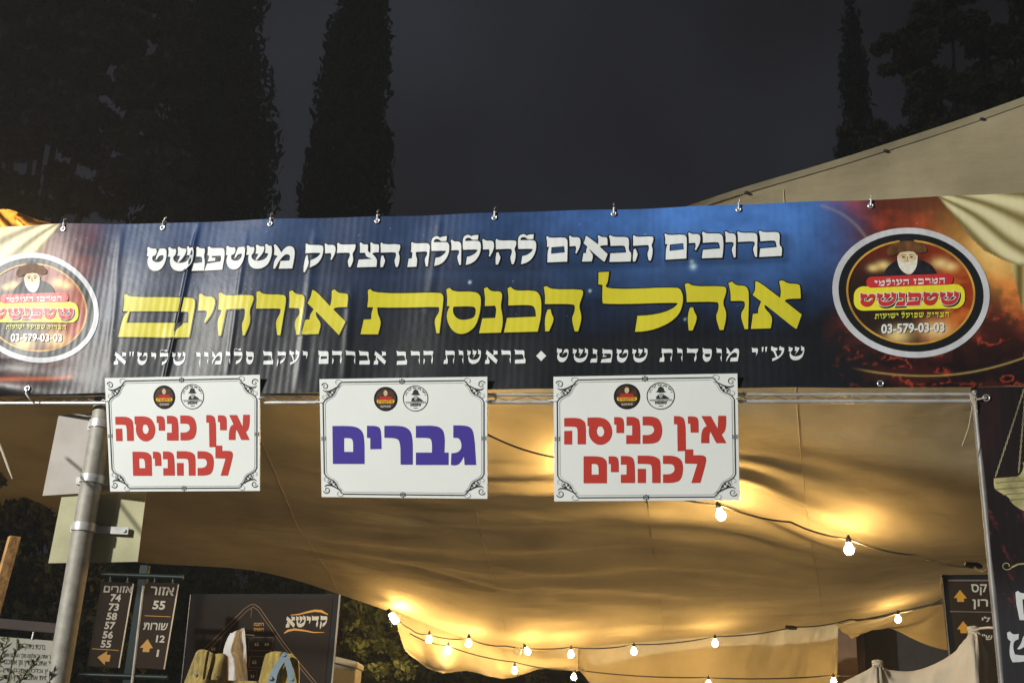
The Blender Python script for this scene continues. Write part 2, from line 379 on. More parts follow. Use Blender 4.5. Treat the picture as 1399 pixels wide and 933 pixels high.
M['map_panel'] = mat('dark_brown_map_panel', (0.020, 0.014, 0.010), 0.6, spec=0.12, var=0.15, vscale=3)
M['black_frame'] = mat('black_frame', (0.010, 0.010, 0.010), 0.6, spec=0.2)
M['gold_line'] = mat('dull_gold_line', (0.22, 0.13, 0.045), 0.5)
M['steel_edge'] = mat('steel_frame_edge', (0.45, 0.40, 0.32), 0.35, metal=0.7)
M['wood_yellow'] = mat('yellow_varnished_wood', (0.34, 0.245, 0.035), 0.5, var=0.28, vscale=18, bump=0.15, bscale=50)
M['wood_orange'] = mat('pine_batten', (0.50, 0.27, 0.09), 0.6, var=0.18, vscale=22, bump=0.15)
M['wood_dark'] = mat('dark_beam', (0.045, 0.028, 0.022), 0.7, var=0.2)
M['hinge'] = mat('blue_grey_hinge', (0.20, 0.27, 0.31), 0.4, metal=0.35, var=0.12)
M['screw'] = mat('bright_screw', (0.75, 0.75, 0.78), 0.2, metal=0.9)
M['sheet'] = mat('white_crumpled_sheet', (0.50, 0.48, 0.45), 0.7, var=0.12, bump=0.3, bscale=40)
M['plaque'] = mat('pale_plaque', (0.40, 0.385, 0.32), 0.6, var=0.08)
M['cabinet'] = mat('beige_cabinet', (0.42, 0.37, 0.25), 0.5, var=0.07)
M['rope'] = mat('pale_rope', (0.42, 0.36, 0.27), 0.8)
M['cable'] = mat('black_rubber_cable', (0.015, 0.013, 0.011), 0.6)
M['pillar'] = mat('brown_rendered_pillar', (0.20, 0.125, 0.075), 0.8, var=0.12, bump=0.2)
M['dark_wall'] = mat('dark_grey_door_panel', (0.045, 0.042, 0.036), 0.7, var=0.15)
M['bark'] = mat('bark', (0.06, 0.045, 0.03), 0.9, var=0.3, bump=0.4)
for k_ in list(M):
    if k_.startswith('print_'): M[k_].node_tree.nodes['Principled BSDF'].inputs['Specular IOR Level'].default_value = 0.16
M['leaf_cyp'] = mat('cypress_foliage', (0.022, 0.050, 0.026), 0.85, var=0.5, vscale=2.0, spec=0.1)
M['leaf_brown'] = mat('pine_foliage', (0.085, 0.095, 0.060), 0.85, var=0.5, vscale=1.5, spec=0.1)
M['leaf_dark'] = mat('dark_leaves', (0.070, 0.078, 0.030), 0.7, var=0.6, vscale=2.5, spec=0.2)
M['leaf_green'] = mat('green_leaves', (0.075, 0.095, 0.026), 0.6, var=0.5, vscale=4, spec=0.3)
def fabric(name, rgb, transl, scale=1.0):
    m = mat(name, rgb, 1.0, var=0.15, vscale=2.2, spec=0.0, transl=transl)
    N = m.node_tree.nodes; L = m.node_tree.links; b = N['Principled BSDF']
    t = N.new('ShaderNodeTexCoord'); w = N.new('ShaderNodeTexNoise'); w.inputs['Scale'].default_value = 7 * scale; w.inputs['Detail'].default_value = 6
    mp = N.new('ShaderNodeMapping'); mp.inputs['Scale'].default_value = (0.5, 1.6, 1.6); L.new(t.outputs['Object'], mp.inputs['Vector']); L.new(mp.outputs[0], w.inputs['Vector'])
    bp = N.new('ShaderNodeBump'); bp.inputs['Strength'].default_value = 0.35; bp.inputs['Distance'].default_value = 0.03
    L.new(w.outputs['Fac'], bp.inputs['Height']); L.new(bp.outputs[0], b.inputs['Normal'])
    return m
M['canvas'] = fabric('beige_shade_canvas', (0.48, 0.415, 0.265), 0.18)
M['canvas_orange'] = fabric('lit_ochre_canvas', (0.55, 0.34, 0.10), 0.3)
M['canvas_white'] = fabric('off_white_canvas', (0.50, 0.435, 0.33), 0.15)
M['bulb_far'] = mat('small_glowing_bulb', (1, 0.9, 0.7), 0.3, var=0, emit=(1.0, 0.63, 0.245), estr=240)
M['bulb'] = mat('glowing_bulb', (1, 0.9, 0.7), 0.3, var=0, emit=(1.0, 0.63, 0.245), estr=580)

# ------------------------------------------------------------------ ground
bm = bmesh.new()
bmesh.ops.create_grid(bm, x_segments=8, y_segments=8, size=400)
tag(obj('ground', bm, M['ground']), kind='structure')

# ------------------------------------------------------------------ the gate: plane, truss, banner
A = at(0, 545, 5.7); _d = ray(1330, 540); YB = (A[2] - 1.6) * _d[1] / _d[2]; B = at(1330, 540, YB)
GATE = Plane(A, B - A, (0, 0, 1))
LEN = GATE.px(1399, 530)[0]
def gate_disp(s, t):
    d = 0.006 * math.sin(s * 5.1 + 0.7 * t) + 0.004 * math.sin(s * 11.3 - 2.2 * t + 1) + 0.003 * math.sin(t * 9 + s * 2)
    k = max(0.0, min(1.0, (0.55 - s) / 0.6))                      # the loose lower left end
    lo = max(0.0, min(1.0, (0.22 - t) / 0.22))
    d += k * (0.0035 * math.sin(s * 11 + 6 * t) + 0.006 * math.sin(s * 4 + 1.0))
    d += 0.025 * k * lo * math.sin(22 * t + 3.0 * s) 
    for (s0, t0, s1, t1, w_, am) in CREASE:
        q = (t - t0) / (t1 - t0)
        if -0.1 < q < 1.1:
            e = (s - (s0 + q * (s1 - s0))) / w_
            d += am * math.exp(-e * e) * min(1, (q + .1) * 6, (1.1 - q) * 6)
    return max(d, -0.012)
CREASE = []
for (x0, y0, x1, y1, w_, am) in ((268,318,224,520,.011,.010),(336,330,312,500,.016,.0035),(164,320,150,500,.02,.003),(430,325,408,520,.022,.004),(600,300,585,420,.02,.003),(480,400,470,520,.02,.004)):
    p0 = GATE.px(x0, y0); p1 = GATE.px(x1, y1); CREASE.append((*p1, *p0, w_, am))
GATE.disp = gate_disp
GATEF = Plane(A, B - A, (0, 0, 1))                                # same plane without the cloth's waves

def up3(v): return np.array([0, 0, v])
truss = thing('truss_gate', 'silver metal truss gate with a horizontal rail carrying the printed banner', 'gate frame', tuple(GATEF.w(5.0, 0)[:2]) + (0,))
ztop = GATEF.px(700, 310)[1]
s_l, s_r = -1.2, GATEF.px(1332, 545)[0] + 0.012
bm = bmesh.new(); tube(bm, [GATEF.w(s_l, GATEF.px(700, 546)[1], -0.03), GATEF.w(s_r, GATEF.px(1330, 545.5)[1], -0.03)], 0.0092, 12); obj('rail_tube', bm, M['metal'], truss)
bm = bmesh.new(); tube(bm, [GATEF.w(s_l, GATEF.px(0, 536)[1], -0.032), GATEF.w(s_r, GATEF.px(1330, 536)[1], -0.032)], 0.008, 12); obj('rail_tube', bm, M['metal'], truss)
bm = bmesh.new(); n = 74
pts = []
for i in range(n): pts.append(GATEF.w(s_l + (s_r - s_l) * i / (n - 1), GATEF.px(700, 546)[1] + (0.004 if i % 2 else 0.028), -0.034))
tube(bm, pts, 0.0022, 6); obj('lacing', bm, M['post_metal'], truss)
bm = bmesh.new(); tube(bm, [GATEF.w(s_l, ztop - .01, -0.045), GATEF.w(6.0, ztop - .01, -0.045)], 0.013, 10); obj('rail_tube', bm, M['metal'], truss)
for s_ in (s_l, s_r, 6.0):
    bm = bmesh.new(); p = GATEF.w(s_, 0, -0.045)
    tube(bm, [(p[0], p[1], 0), (p[0], p[1], A[2] + ztop + .0 if s_ != s_r else A[2] + ztop)], 0.0165, 14); obj('post', bm, M['post_metal'], truss)
    bm = bmesh.new(); rbox(bm, (p[0], p[1], 0.006), (.12, 0, 0), (0, .12, 0), (0, 0, .006), .002); obj('base_plate', bm, M['metal'], truss)

# banner cloth with its printed picture as a colour attribute
banner = thing('entrance_banner', 'wide blue printed banner with three lines of white and yellow Hebrew letters', 'banner', tuple(GATEF.w(LEN / 2, 0)))
S0, S1 = GATE.px(-60, 425)[0], GATE.px(1455, 400)[0]
NX, NY = 1150, 190
def edge_t(s, top):
    x = s
    if top: return ztop + 0.030 + 0.004 * math.sin(s * 8.2) + _top(s)
    return _bot(s)
_tp = [(-60, 311), (0, 310), (92, 307), (224, 304.5), (370, 300), (517, 295.5), (676, 292), (839, 286), (1009, 280), (1191, 272), (1399, 264), (1455, 262)]
_bp = [(-60, 545), (0, 543), (60, 540), (140, 537), (350, 538), (500, 535), (660, 532), (830, 531), (1010, 530.5), (1203, 529.5), (1399, 527), (1455, 527)]
_ts = [GATE.px(*p) for p in _tp]; _bs = [GATE.px(*p) for p in _bp]
sv = np.linspace(S0, S1, NX + 1)
T1 = np.interp(sv, [p[0] for p in _ts], [p[1] for p in _ts]); T0 = np.interp(sv, [p[0] for p in _bs], [p[1] for p in _bs])
V = np.zeros(((NX + 1) * (NY + 1), 3)); PXY = np.zeros(((NX + 1) * (NY + 1), 2)); k = 0
for i in range(NX + 1):
    for j in range(NY + 1):
        t = T0[i] + (T1[i] - T0[i]) * j / NY
        V[k] = GATE.w(sv[i], t); PXY[k] = proj(GATEF.w(sv[i], t)); k += 1
faces = []
for i in range(NX):
    o_ = i * (NY + 1)
    for j in range(NY): faces.append((o_ + j, o_ + NY + 1 + j, o_ + NY + 2 + j, o_ + j + 1))
me = bpy.data.meshes.new('cloth'); me.from_pydata(V.tolist(), [], faces)
def mix(c1, c2, f): f = np.clip(f, 0, 1)[:, None]; return c1 * (1 - f) + c2 * f
def ss(a_, b_, x): t = np.clip((x - a_) / (b_ - a_), 0, 1); return t * t * (3 - 2 * t)
def D(r, g, b): return s2l((r, g, b))[None, :]
def artwork(x, y):
    """the picture printed on the banner: night-blue galaxy, red nebula at both ends, cream curtains"""
    v = (y - (311 - 0.0335 * x)) / 240.0                     # 0 at the top edge, 1 at the bottom
    f1 = fbm(x / 130, y / 90, 5, 3); f2 = fbm(x / 40, y / 30, 5, 9); f3 = fbm(x / 12, y / 10, 4, 21)
    c = np.repeat(D(28, 31, 36), len(x), 0)
    blue = (1 - ss(0.05, 0.72, v + 0.35 * (f1 - .5))) * (0.15 + 0.85 * np.exp(-((x - 1010) / 230) ** 2) + 0.10 * np.exp(-((x - 300) / 150) ** 2))
    c = mix(c, D(74, 122, 196), blue * (0.72 + 0.56 * f2))
    c = c * (0.82 + 0.36 * f3)[:, None]
    c = mix(c, D(120, 150, 190), np.clip((f1 - .58) * 1.2, 0, .3) * (1 - ss(.2, .7, v)) * ss(750, 950, x))
    for (x0, w0, sg) in ((1118, 60, 1), (162, 60, -1)):
        e = (x - x0) * sg
        red = ss(-10, w0 + 40, e + 70 * (f1 - .5) - 25 * (v - .3))
        base = mix(np.repeat(D(92, 44, 34), len(x), 0), D(30, 22, 24), ss(.50, .95, v + .5 * (f2 - .5)))
        fire = np.clip((fbm(x / 55 + 3, y / 38, 5, 31) - .45) * 3.2, 0, 1)
        base = mix(base, D(172, 72, 44), fire * (1 - ss(.72, .95, v)))
        rn = 1 - np.abs(fbm(x / 17 + .4 * f2, y / 11, 4, 41) - .5) * 15
        fl_ = np.clip(rn, 0, 1) * ss(.50, .64, fbm(x / 30, y / 16, 3, 43)) * ss(.58, .78, v)
        base = mix(base, D(74, 34, 32), ss(.45, .7, f2) * ss(.6, .8, v) * .6)
        base = mix(base, D(186, 70, 48), fl_ * .8)
        hot = np.clip((fbm(x / 26, y / 20, 5, 47) - .50) * 4.5, 0, 1) * (1 - ss(.55, .85, v)) * ss(.1, .3, v)
        base = mix(base, D(214, 112, 54), hot * ss(60, 170, e))
        if sg > 0:
            g = np.exp(-(((x - 1352) / 55) ** 2 + ((y - 352 - (x - 1352) * .55) / 36) ** 2))
        else:
            g = np.exp(-(((x - 8) / 50) ** 2 + ((y - 352) / 40) ** 2))
        base = mix(base, D(236, 178, 88), g * (0.45 + 0.9 * f2))
        base = mix(base, D(250, 226, 150), np.clip(g - .55, 0, 1) * 1.6 * f2)
        c = mix(c, base * (1.0 if sg > 0 else .55), red * (1.0 if sg > 0 else .75))
    # thin light arc of a planet, and the thin golden curve below the emblem
    d = np.abs(np.hypot(x - 1105, y - 372) - 92); c = mix(c, D(160, 150, 150), np.exp(-(d / 2.2) ** 2) * .4 * (x > 1120) * (x < 1205) * (y < 345))
    ya = np.polyval(np.polyfit([1160, 1230, 1300, 1399], [501, 512, 511, 489], 2), x)
    c = mix(c, D(196, 168, 96), np.exp(-((y - ya) / 1.1) ** 2) * ss(1160, 1200, x) * .7)
    ya = 520 - (x / 100.0) ** 2 * 5
    c = mix(c, D(190, 96, 50), np.exp(-((y - ya) / 3) ** 2) * (x < 100) * .7)
    # stars
    st = vnoise(x / 2.4, y / 2.4, 77); c = mix(c, D(150, 180, 215), (st > .988) * .6 * (1 - ss(.4, .9, v)))
    for (sx, sy, r_) in ((947, 364, 4.2), (945, 358, 2.6), (642, 386, 2), (936, 436, 1.8), (806, 397, 1.8)):
        c = mix(c, D(190, 220, 240), np.exp(-(((x - sx) / r_) ** 2 + ((y - sy) / r_) ** 2)) * .9)
    # curtains in the two top corners
    bx = [1262, 1280, 1300, 1320, 1345, 1370, 1390, 1500]; by = [250, 267, 292, 318, 342, 355, 363, 372]
    for mir in (0, 1):
        X = x if not mir else 1399 + 12 - x * 1.0 - 55 + 10; X = x if not mir else 1326 - (x - 43) * 1.0
        Yc = y if not mir else y - 44 * (1 - x / 400) 
        bnd = np.interp(X, bx, by)
        ins = (Yc < bnd) & (X > 1262)
        th = np.arctan2(Yc - 255, X - 1258); fold = th * 27 + .8 * np.sin((X - 1280) / 26) + .5 * np.sin((Yc - 260) / 14)
        cc = mix(np.repeat(D(222, 213, 168), len(x), 0), D(128, 114, 66), (0.5 + 0.5 * np.sin(fold)) ** 1.7)
        cc = mix(cc, D(120, 104, 60), np.exp(-((bnd - Yc) / 4.0) ** 2) * .8)
        c = np.where(ins[:, None], cc, c)
        tail = (X > 1380 + (Yc - 360) * .25) & (Yc > bnd - 6) & (Yc < 412 + (X - 1385))
        ct = mix(np.repeat(D(196, 180, 120), len(x), 0), D(110, 92, 50), (0.5 + .5 * np.sin(X / 3.2)))
        c = np.where((tail & ~ins)[:, None], ct, c)
    # round picture inside each emblem: smoky dark left, fiery right, points of light
    for (ex, ey, ea, eb) in ((1244.4, 399.7, 88, 71), (49, 421, 70, 60)):
        u_, w_ = (x - ex) / ea, (y - ey) / eb; rr = u_ ** 2 + w_ ** 2
        p = mix(np.repeat(D(44, 34, 30), len(x), 0), D(150, 58, 32), ss(-.2, .8, u_ + .9 * (f2 - .5)))
        p = mix(p, D(196, 104, 44), np.clip((fbm(x / 22, y / 16, 4, 55) - .5) * 3, 0, 1) * ss(-.5, .6, u_))
        p = mix(p, D(120, 44, 30), np.exp(-((w_ + .8) / .35) ** 2) * .6)
        for (lu, lw, lr) in ((-.43, -.53, .10), (-.58, -.48, .08), (.46, -.56, .12), (.62, -.50, .10), (.40, .72, .22), (-.2, .82, .18)):
            p = mix(p, D(246, 214, 140), np.exp(-(((u_ - lu) / lr) ** 2 + ((w_ - lw) / (lr * .8)) ** 2)) * .85)
        c = np.where((rr < 1)[:, None], p, c)
    return np.clip(c, 0, 1)
# soft printed drop shadow under the two big lines
x_, y_ = PXY[:, 0], PXY[:, 1]
cl = artwork(x_, y_) * 0.92
band = np.zeros(len(x_))
for (xr_, yr_, xl_, yl_, h_) in ((1068,351,908,355,33),(893,356,747,359,33),(733,361,556,364,32),(547,364,415,367,31),(403,368,201,371,30),(1093,452,812,456,58),(797,455,495,459,58),(476,458,163,462,56)):
    yb = yl_ + (yr_ - yl_) * (x_ - xl_) / (xr_ - xl_)
    dx = np.maximum(np.maximum(xl_ + 4 - x_, x_ - xr_ - 6), 0); dy = np.maximum(np.maximum(yb - h_ * .8 - y_, y_ - yb - 5), 0)
    band = np.maximum(band, np.exp(-(dx / 6) ** 2 - (dy / 5) ** 2))
cl = mix(cl, D(16, 20, 28), band * .42)
at_ = me.color_attributes.new('art', 'FLOAT_COLOR', 'POINT')
at_.data.foreach_set('color', np.concatenate([cl, np.ones((len(cl), 1))], 1).ravel())
bmat = bpy.data.materials.new('printed_vinyl'); bmat.use_nodes = True
N = bmat.node_tree.nodes; L = bmat.node_tree.links; b = N['Principled BSDF']
an = N.new('ShaderNodeAttribute'); an.attribute_name = 'art'; L.new(an.outputs['Color'], b.inputs['Base Color'])
b.inputs['Roughness'].default_value = 0.36; b.inputs['Specular IOR Level'].default_value = 0.16
def vinyl_bump(N, L, b):
    t = N.new('ShaderNodeTexCoord'); mp = N.new('ShaderNodeMapping'); mp.inputs['Scale'].default_value = (1, 1, .12); mp.inputs['Rotation'].default_value = (0, R(-4), 0)
    nz_ = N.new('ShaderNodeTexWave'); nz_.wave_type = 'BANDS'; nz_.bands_direction = 'X'; nz_.inputs['Scale'].default_value = 8.6; nz_.inputs['Distortion'].default_value = 2.6; nz_.inputs['Detail'].default_value = 2.5; nz_.inputs['Detail Scale'].default_value = 0.8
    L.new(t.outputs['Object'], mp.inputs['Vector']); L.new(mp.outputs[0], nz_.inputs['Vector'])
    n2 = N.new('ShaderNodeTexNoise'); n2.inputs['Scale'].default_value = 5; n2.inputs['Detail'].default_value = 5; L.new(t.outputs['Object'], n2.inputs['Vector'])
    ad = N.new('ShaderNodeMath'); ad.operation = 'MULTIPLY_ADD'; ad.inputs[1].default_value = 2.6
    n3 = N.new('ShaderNodeTexNoise'); n3.inputs['Scale'].default_value = 2.3; n3.inputs['Detail'].default_value = 3; L.new(t.outputs['Object'], n3.inputs['Vector'])
    am = N.new('ShaderNodeMapRange'); am.inputs['From Min'].default_value = .38; am.inputs['From Max'].default_value = .66; am.inputs['To Min'].default_value = .06; am.inputs['To Max'].default_value = .36; L.new(n3.outputs['Fac'], am.inputs['Value'])
    mu = N.new('ShaderNodeMath'); mu.operation = 'MULTIPLY'; L.new(nz_.outputs['Fac'], mu.inputs[0]); L.new(am.outputs[0], mu.inputs[1])
    L.new(n2.outputs['Fac'], ad.inputs[0]); L.new(mu.outputs[0], ad.inputs[2])
    bp = N.new('ShaderNodeBump'); bp.inputs['Strength'].default_value = 0.16; bp.inputs['Distance'].default_value = 0.010
    L.new(ad.outputs[0], bp.inputs['Height']); L.new(bp.outputs[0], b.inputs['Normal'])
vinyl_bump(N, L, b)
for k_ in M:
    if k_.startswith('print_'): vinyl_bump(M[k_].node_tree.nodes, M[k_].node_tree.links, M[k_].node_tree.nodes['Principled BSDF'])
link_mesh('cloth', me, bmat, banner, smooth=True)

CUT = 0.05
# line 1
for wd in (('ברוכים',1068.5,351.3,907.9,355.1,33), ('הבאים',893,356,746.6,359.3,33), ('להילולת',733,361,556,364,32), ('הצדיק',546.7,364.2,415.2,366.5,31), ('משטפנשט',403.4,367.8,201.3,371,30.5)):
    bmd = bmesh.new(); setword(bmd, GATE, wd[0], *wd[1:5], wd[5], 0.003, ins=-0.05, cut=CUT); obj('letter_outline', bmd, M['print_shadow'], banner)
    bmw = bmesh.new(); setword(bmw, GATE, wd[0], *wd[1:5], wd[5], 0.0045, cut=CUT); obj('lettering', bmw, M['print_white'], banner)
# line 2 (letters traced one by one, several of them stretched)
z1 = (960, 380, 9.327); z2 = (810, 360, 9.327); z3 = (640, 380, 8.229); z4 = (480, 380, 7.772); z5 = (330, 380, 8.744); z6 = (155, 385, 7.363)
YEL = [(z1, [[(668,55),(700,45),(985,265),(998,180),(972,55),(1012,38),(1080,85),(1205,88),(1240,110),(1247,272),(1065,278),(1042,305),(1260,475),(1195,655),(1170,650),(800,350),(785,350),(790,395),(892,500),(865,648),(615,650),(640,460),(708,455),(705,400),(745,305),(635,220),(670,160)]]),
 (z1, [[(328,68),(370,48),(430,100),(530,100),(575,135),(590,220),(577,652),(535,652),(477,465),(535,380),(540,320),(520,290),(358,293),(355,180)]]),
 (z1, [[(-227,81),(-184,64),(-124,110),(270,105),(300,130),(300,185),(252,320),(298,420),(298,520),(265,660),(217,660),(163,490),(200,410),(205,330),(185,300),(-203,307),(-205,220)]]),
 (z2, [[(1240,562),(1278,562),(1290,615),(1335,690),(1270,855),(1222,855),(1208,720),(1218,620)]]),
 (z2, [[(72,112),(205,103),(188,240),(160,280),(190,322),(1050,303),(1120,330),(1150,420),(1145,520),(1100,650),(980,755),(800,835),(640,865),(537,867),(567,662),(720,657),(900,625),(1030,570),(1085,510),(1040,498),(140,513),(118,495),(122,270),(70,265)]]),
 (z3, [[(850,105),(885,95),(935,135),(1265,130),(1292,150),(1285,200),(1240,318),(1272,420),(1265,500),(1235,605),(1197,605),(1160,465),(1195,385),(1200,320),(1180,297),(862,300),(865,210)]]),
 (z3, [[(895,362),(928,362),(935,410),(970,470),(910,608),(868,610),(862,500),(872,420)]]),
 (z3, [[(442,118),(475,102),(525,147),(735,143),(795,175),(822,260),(820,440),(783,612),(403,617),(437,453),(763,443),(755,350),(715,305),(450,312),(452,220)]]),
 (z3, [[(178,122),(212,107),(255,155),(355,152),(380,180),(378,230),(363,320),(385,420),(388,520),(368,618),(123,625),(160,460),(305,453),(318,350),(300,315),(188,320),(190,230)]]),
 (z4, [[(1012,125),(1045,108),(1090,152),(1300,148),(1365,175),(1382,240),(1365,400),(1320,520),(1250,580),(1180,603),(1110,590),(1050,530),(1017,440),(1020,370),(1050,303),(1020,303),(1022,220)], [(1088,310),(1290,305),(1325,325),(1325,380),(1308,425),(1250,445),(1190,453),(1130,440),(1088,390),(1080,345)]]),
 (z4, [[(177,132),(203,118),(245,160),(940,153),(975,180),(983,230),(938,590),(908,590),(880,450),(935,370),(938,320),(925,308),(275,312),(280,380),(318,465),(283,595),(100,598),(135,443),(212,438),(215,370),(235,312),(172,312),(183,220)]]),
 (z5, [[(850,155),(882,150),(1065,345),(1085,270),(1085,158),(1120,145),(1165,188),(1265,192),(1283,220),(1270,355),(1130,358),(1105,385),(1250,530),(1170,688),(905,412),(893,420),(900,470),(962,550),(925,675),(725,678),(770,508),(822,502),(825,450),(870,380),(797,310),(835,240)]]),
 (z5, [[(577,170),(615,155),(655,200),(735,203),(762,235),(755,320),(697,680),(660,680),(638,520),(700,440),(705,390),(690,365),(575,363),(582,270)]]),
 (z5, [[(193,180),(230,168),(265,208),(510,205),(540,235),(535,310),(468,685),(430,685),(412,520),(470,430),(475,380),(460,370),(185,375),(193,280)]]),
 (z6, [[(1063,120),(1090,112),(1125,148),(1406,142),(1423,165),(1415,207),(1377,296),(1385,367),(1377,435),(1326,544),(1307,544),(1295,430),(1326,376),(1335,300),(1326,279),(1140,283),(1130,330),(1085,545),(1060,545),(1047,385),(1085,330),(1095,290),(1055,282),(1065,200)]]),
 (z6, [[(860,125),(885,117),(920,150),(995,150),(1025,180),(1022,240),(990,330),(922,410),(910,405),(940,330),(942,300),(930,287),(848,287),(858,200)]]),
 (z6, [[(110,135),(138,125),(163,160),(780,153),(820,180),(815,250),(755,553),(50,557),(100,350),(150,298),(98,298),(112,220)], [(165,300),(735,292),(755,310),(745,408),(133,415)]])]
bmd = bmesh.new(); bmy = bmesh.new()
for q, (z, lps) in enumerate(YEL):
    l2 = [smooth(lp) for lp in Z(*z, lps)]
    pxfill(bmy, GATE, l2, 0.0045, CUT)
    pxfill(bmd, GATE, [inset(l2[0], -1.5)] + [inset(h_, 1.2) for h_ in l2[1:]], 0.003 + 0.0001 * (q % 3), CUT)
obj('letter_outline', bmd, M['print_shadow'], banner); obj('lettering', bmy, M['print_yellow'], banner)
# line 3
for wd in (('שע"י',1099.5,493.6,1026.3,494.6,19), ('מוסדות',1010.7,494.6,900,495.2,19), ('שטפנשט',885.5,495.5,760.5,496.5,19), ('בראשות',719.4,498,605.4,498,19), ('הרב',593,498.1,540.4,498.3,19), ('אברהם',527.5,498,434.7,498.3,18.6), ('יעקב',421.6,498.5,359,498.6,18.5), ('סלומון',347.7,498.7,266.8,499,18.3), ('שליט"א',253.2,499,155.4,499.6,18.3)):
    bmw = bmesh.new(); setword(bmw, GATE, wd[0], *wd[1:5], wd[5], 0.003, ins=0.038, gap=0.22, cut=CUT); obj('lettering', bmw, M['print_white'], banner)
bmw = bmesh.new(); pxfill(bmw, GATE, [[(739.9, 480.5), (746.8, 487.5), (739.9, 494.5), (733, 487.5)]], 0.003, CUT)
obj('diamond', bmw, M['print_white'], banner)

# the oval emblem, printed twice
def emblem(ex, ey, ka, kb, tilt, name):
    T = lambda lp: [(ex + (x - 1244.4) * ka, ey + (y - 399.7) * kb + tilt * (x - 1244.4)) for x, y in lp]
    ring = thing_part = None
    b1 = bmesh.new(); pxfill(b1, GATE, [T(ell(1244.4, 399.7, 107.8, 88.5, 8)), T(ell(1244.6, 399.7, 99.5, 80.3, 8))], 0.0030, CUT)
    root_ = obj('emblem', b1, M['print_grey'], banner)
    b1 = bmesh.new(); pxfill(b1, GATE, [T(ell(1244.6, 399.7, 99.5, 80.3, 8)), T(ell(1244.2, 399.3, 88.3, 71.5, 6))], 0.0030, CUT); obj('black_ring', b1, M['print_black'], root_)
    b1 = bmesh.new(); pxfill(b1, GATE, [T(ell(1244.2, 399.3, 88.3, 71.5, 6)), T(ell(1244.2, 399.3, 85.5, 68.8, 6))], 0.0030, CUT); obj('gold_ring', b1, M['print_gold'], root_)
    e = lambda *q: T(ell(*q))
    b1 = bmesh.new(); pxfill(b1, GATE, [T(smooth([(1207,377),(1210,367),(1220,358),(1232,354),(1252,354),(1268,359),(1276,367),(1280,377)]))], 0.0034, CUT); obj('portrait_coat', b1, M['print_coat'], root_)
    b1 = bmesh.new(); pxfill(b1, GATE, [T([(1229,329),(1233,325),(1238,323),(1244,325),(1249,329),(1246,333),(1232,333)])], 0.0034, CUT); obj('portrait_hat', b1, M['print_coat'], root_)
    b1 = bmesh.new(); pxfill(b1, GATE, [T([(1211.5,347),(1212,341),(1216,335.5),(1223,331.5),(1232,329.3),(1240,329),(1249,329.8),(1258,332.5),(1264,336.5),(1266.5,341),(1265,345),(1258,346.5),(1250,344.5),(1240,343.5),(1230,345),(1221,349),(1215,349.5)])], 0.0040, CUT); obj('portrait_fur_hat', b1, M['print_fur'], root_)
    b1 = bmesh.new(); pxfill(b1, GATE, [e(1239.5, 353, 13.5, 11.5)], 0.0038, CUT); obj('portrait_face', b1, M['print_skin'], root_)
    b1 = bmesh.new(); pxfill(b1, GATE, [T(smooth([(1226,349),(1229,356),(1234,360),(1240,358.5),(1246,360),(1251,356),(1253.5,348),(1253,362),(1249,371),(1243,376),(1236,374),(1229,367),(1226,358)], 70))], 0.0042, CUT); obj('portrait_beard', b1, M['print_beard'], root_)
    b1 = bmesh.new()
    for xx in (1234.2, 1245): pxfill(b1, GATE, [e(xx, 351.6, 2.4, 1.1, 0, 12)], 0.0044)
    stroke(b1, GATE, T([(1230.5, 349.5), (1234, 348.4), (1237.5, 349.4)]), 0.9, 0.0044); stroke(b1, GATE, T([(1241.8, 349.2), (1245, 348.2), (1249, 349.4)]), 0.9, 0.0044)
    stroke(b1, GATE, T([(1239.6, 351), (1239.2, 356), (1241.4, 357)]), 0.8, 0.0044)
    obj('portrait_features', b1, M['print_fur'], root_)
    b1 = bmesh.new(); pxfill(b1, GATE, [T(smooth(pill(1183.5, 378.5, 1302, 393.5, 7.2, 4.2), 95, 1))], 0.0044, CUT); obj('red_band', b1, M['print_red'], root_)
    b1 = bmesh.new(); pxfill(b1, GATE, [T(pill(1166.5, 391.5, 1318, 424.5, 13, 3.0))], 0.0040, CUT); obj('yellow_band', b1, M['print_bright'], root_)
    def word(b_, s_, xr, yr, xl, yl, h, off, ins=0.0, gap=.1):
        p = T([(xr, yr), (xl, yl)]); setword(b_, GATE, s_, *p[0], *p[1], h * kb, off, ins=ins, gap=gap, cut=CUT)
    b1 = bmesh.new(); word(b1, 'המרכז', 1291, 388.2, 1247.5, 389.8, 8.2, 0.0052, 0.03, .14); word(b1, 'העולמי', 1242, 390, 1194.5, 391.6, 8.2, 0.0052, 0.03, .12)
    obj('lettering', b1, M['print_white'], root_)
    b1 = bmesh.new(); word(b1, 'שטפנשט', 1311.5, 418.6, 1176.2, 420.9, 17.2, 0.0046, -0.06); obj('letter_outline', b1, M['print_shadow'], root_)
    b1 = bmesh.new(); word(b1, 'שטפנשט', 1310, 417, 1175, 419, 17, 0.0054, -0.045); obj('letter_outline', b1, M['print_white'], root_)
    b1 = bmesh.new(); word(b1, 'שטפנשט', 1310, 417, 1175, 419, 17, 0.0062, 0.0); obj('lettering', b1, M['print_red'], root_)
    b1 = bmesh.new(); word(b1, 'הצדיק', 1297, 433.2, 1266, 434, 7, 0.0040, .02, .16); word(b1, 'שפועל', 1262, 434, 1231.5, 434.8, 7, 0.0040, .02, .16); word(b1, 'ישועות', 1227.5, 434.8, 1195, 435.6, 7, 0.0040, .02, .16)
    obj('lettering', b1, M['print_lime'], root_)
    p = T([(1204, 455), (1290.5, 452.8)])
    b1 = bmesh.new(); settext(b1, GATE, '03-579-03-03', *p[0], *p[1], 12.4 * kb, 0.0040, bold=0.03); obj('lettering', b1, M['print_white'], root_)
    return root_
emblem(1244.4, 399.7, 1, 1, 0, 'r')
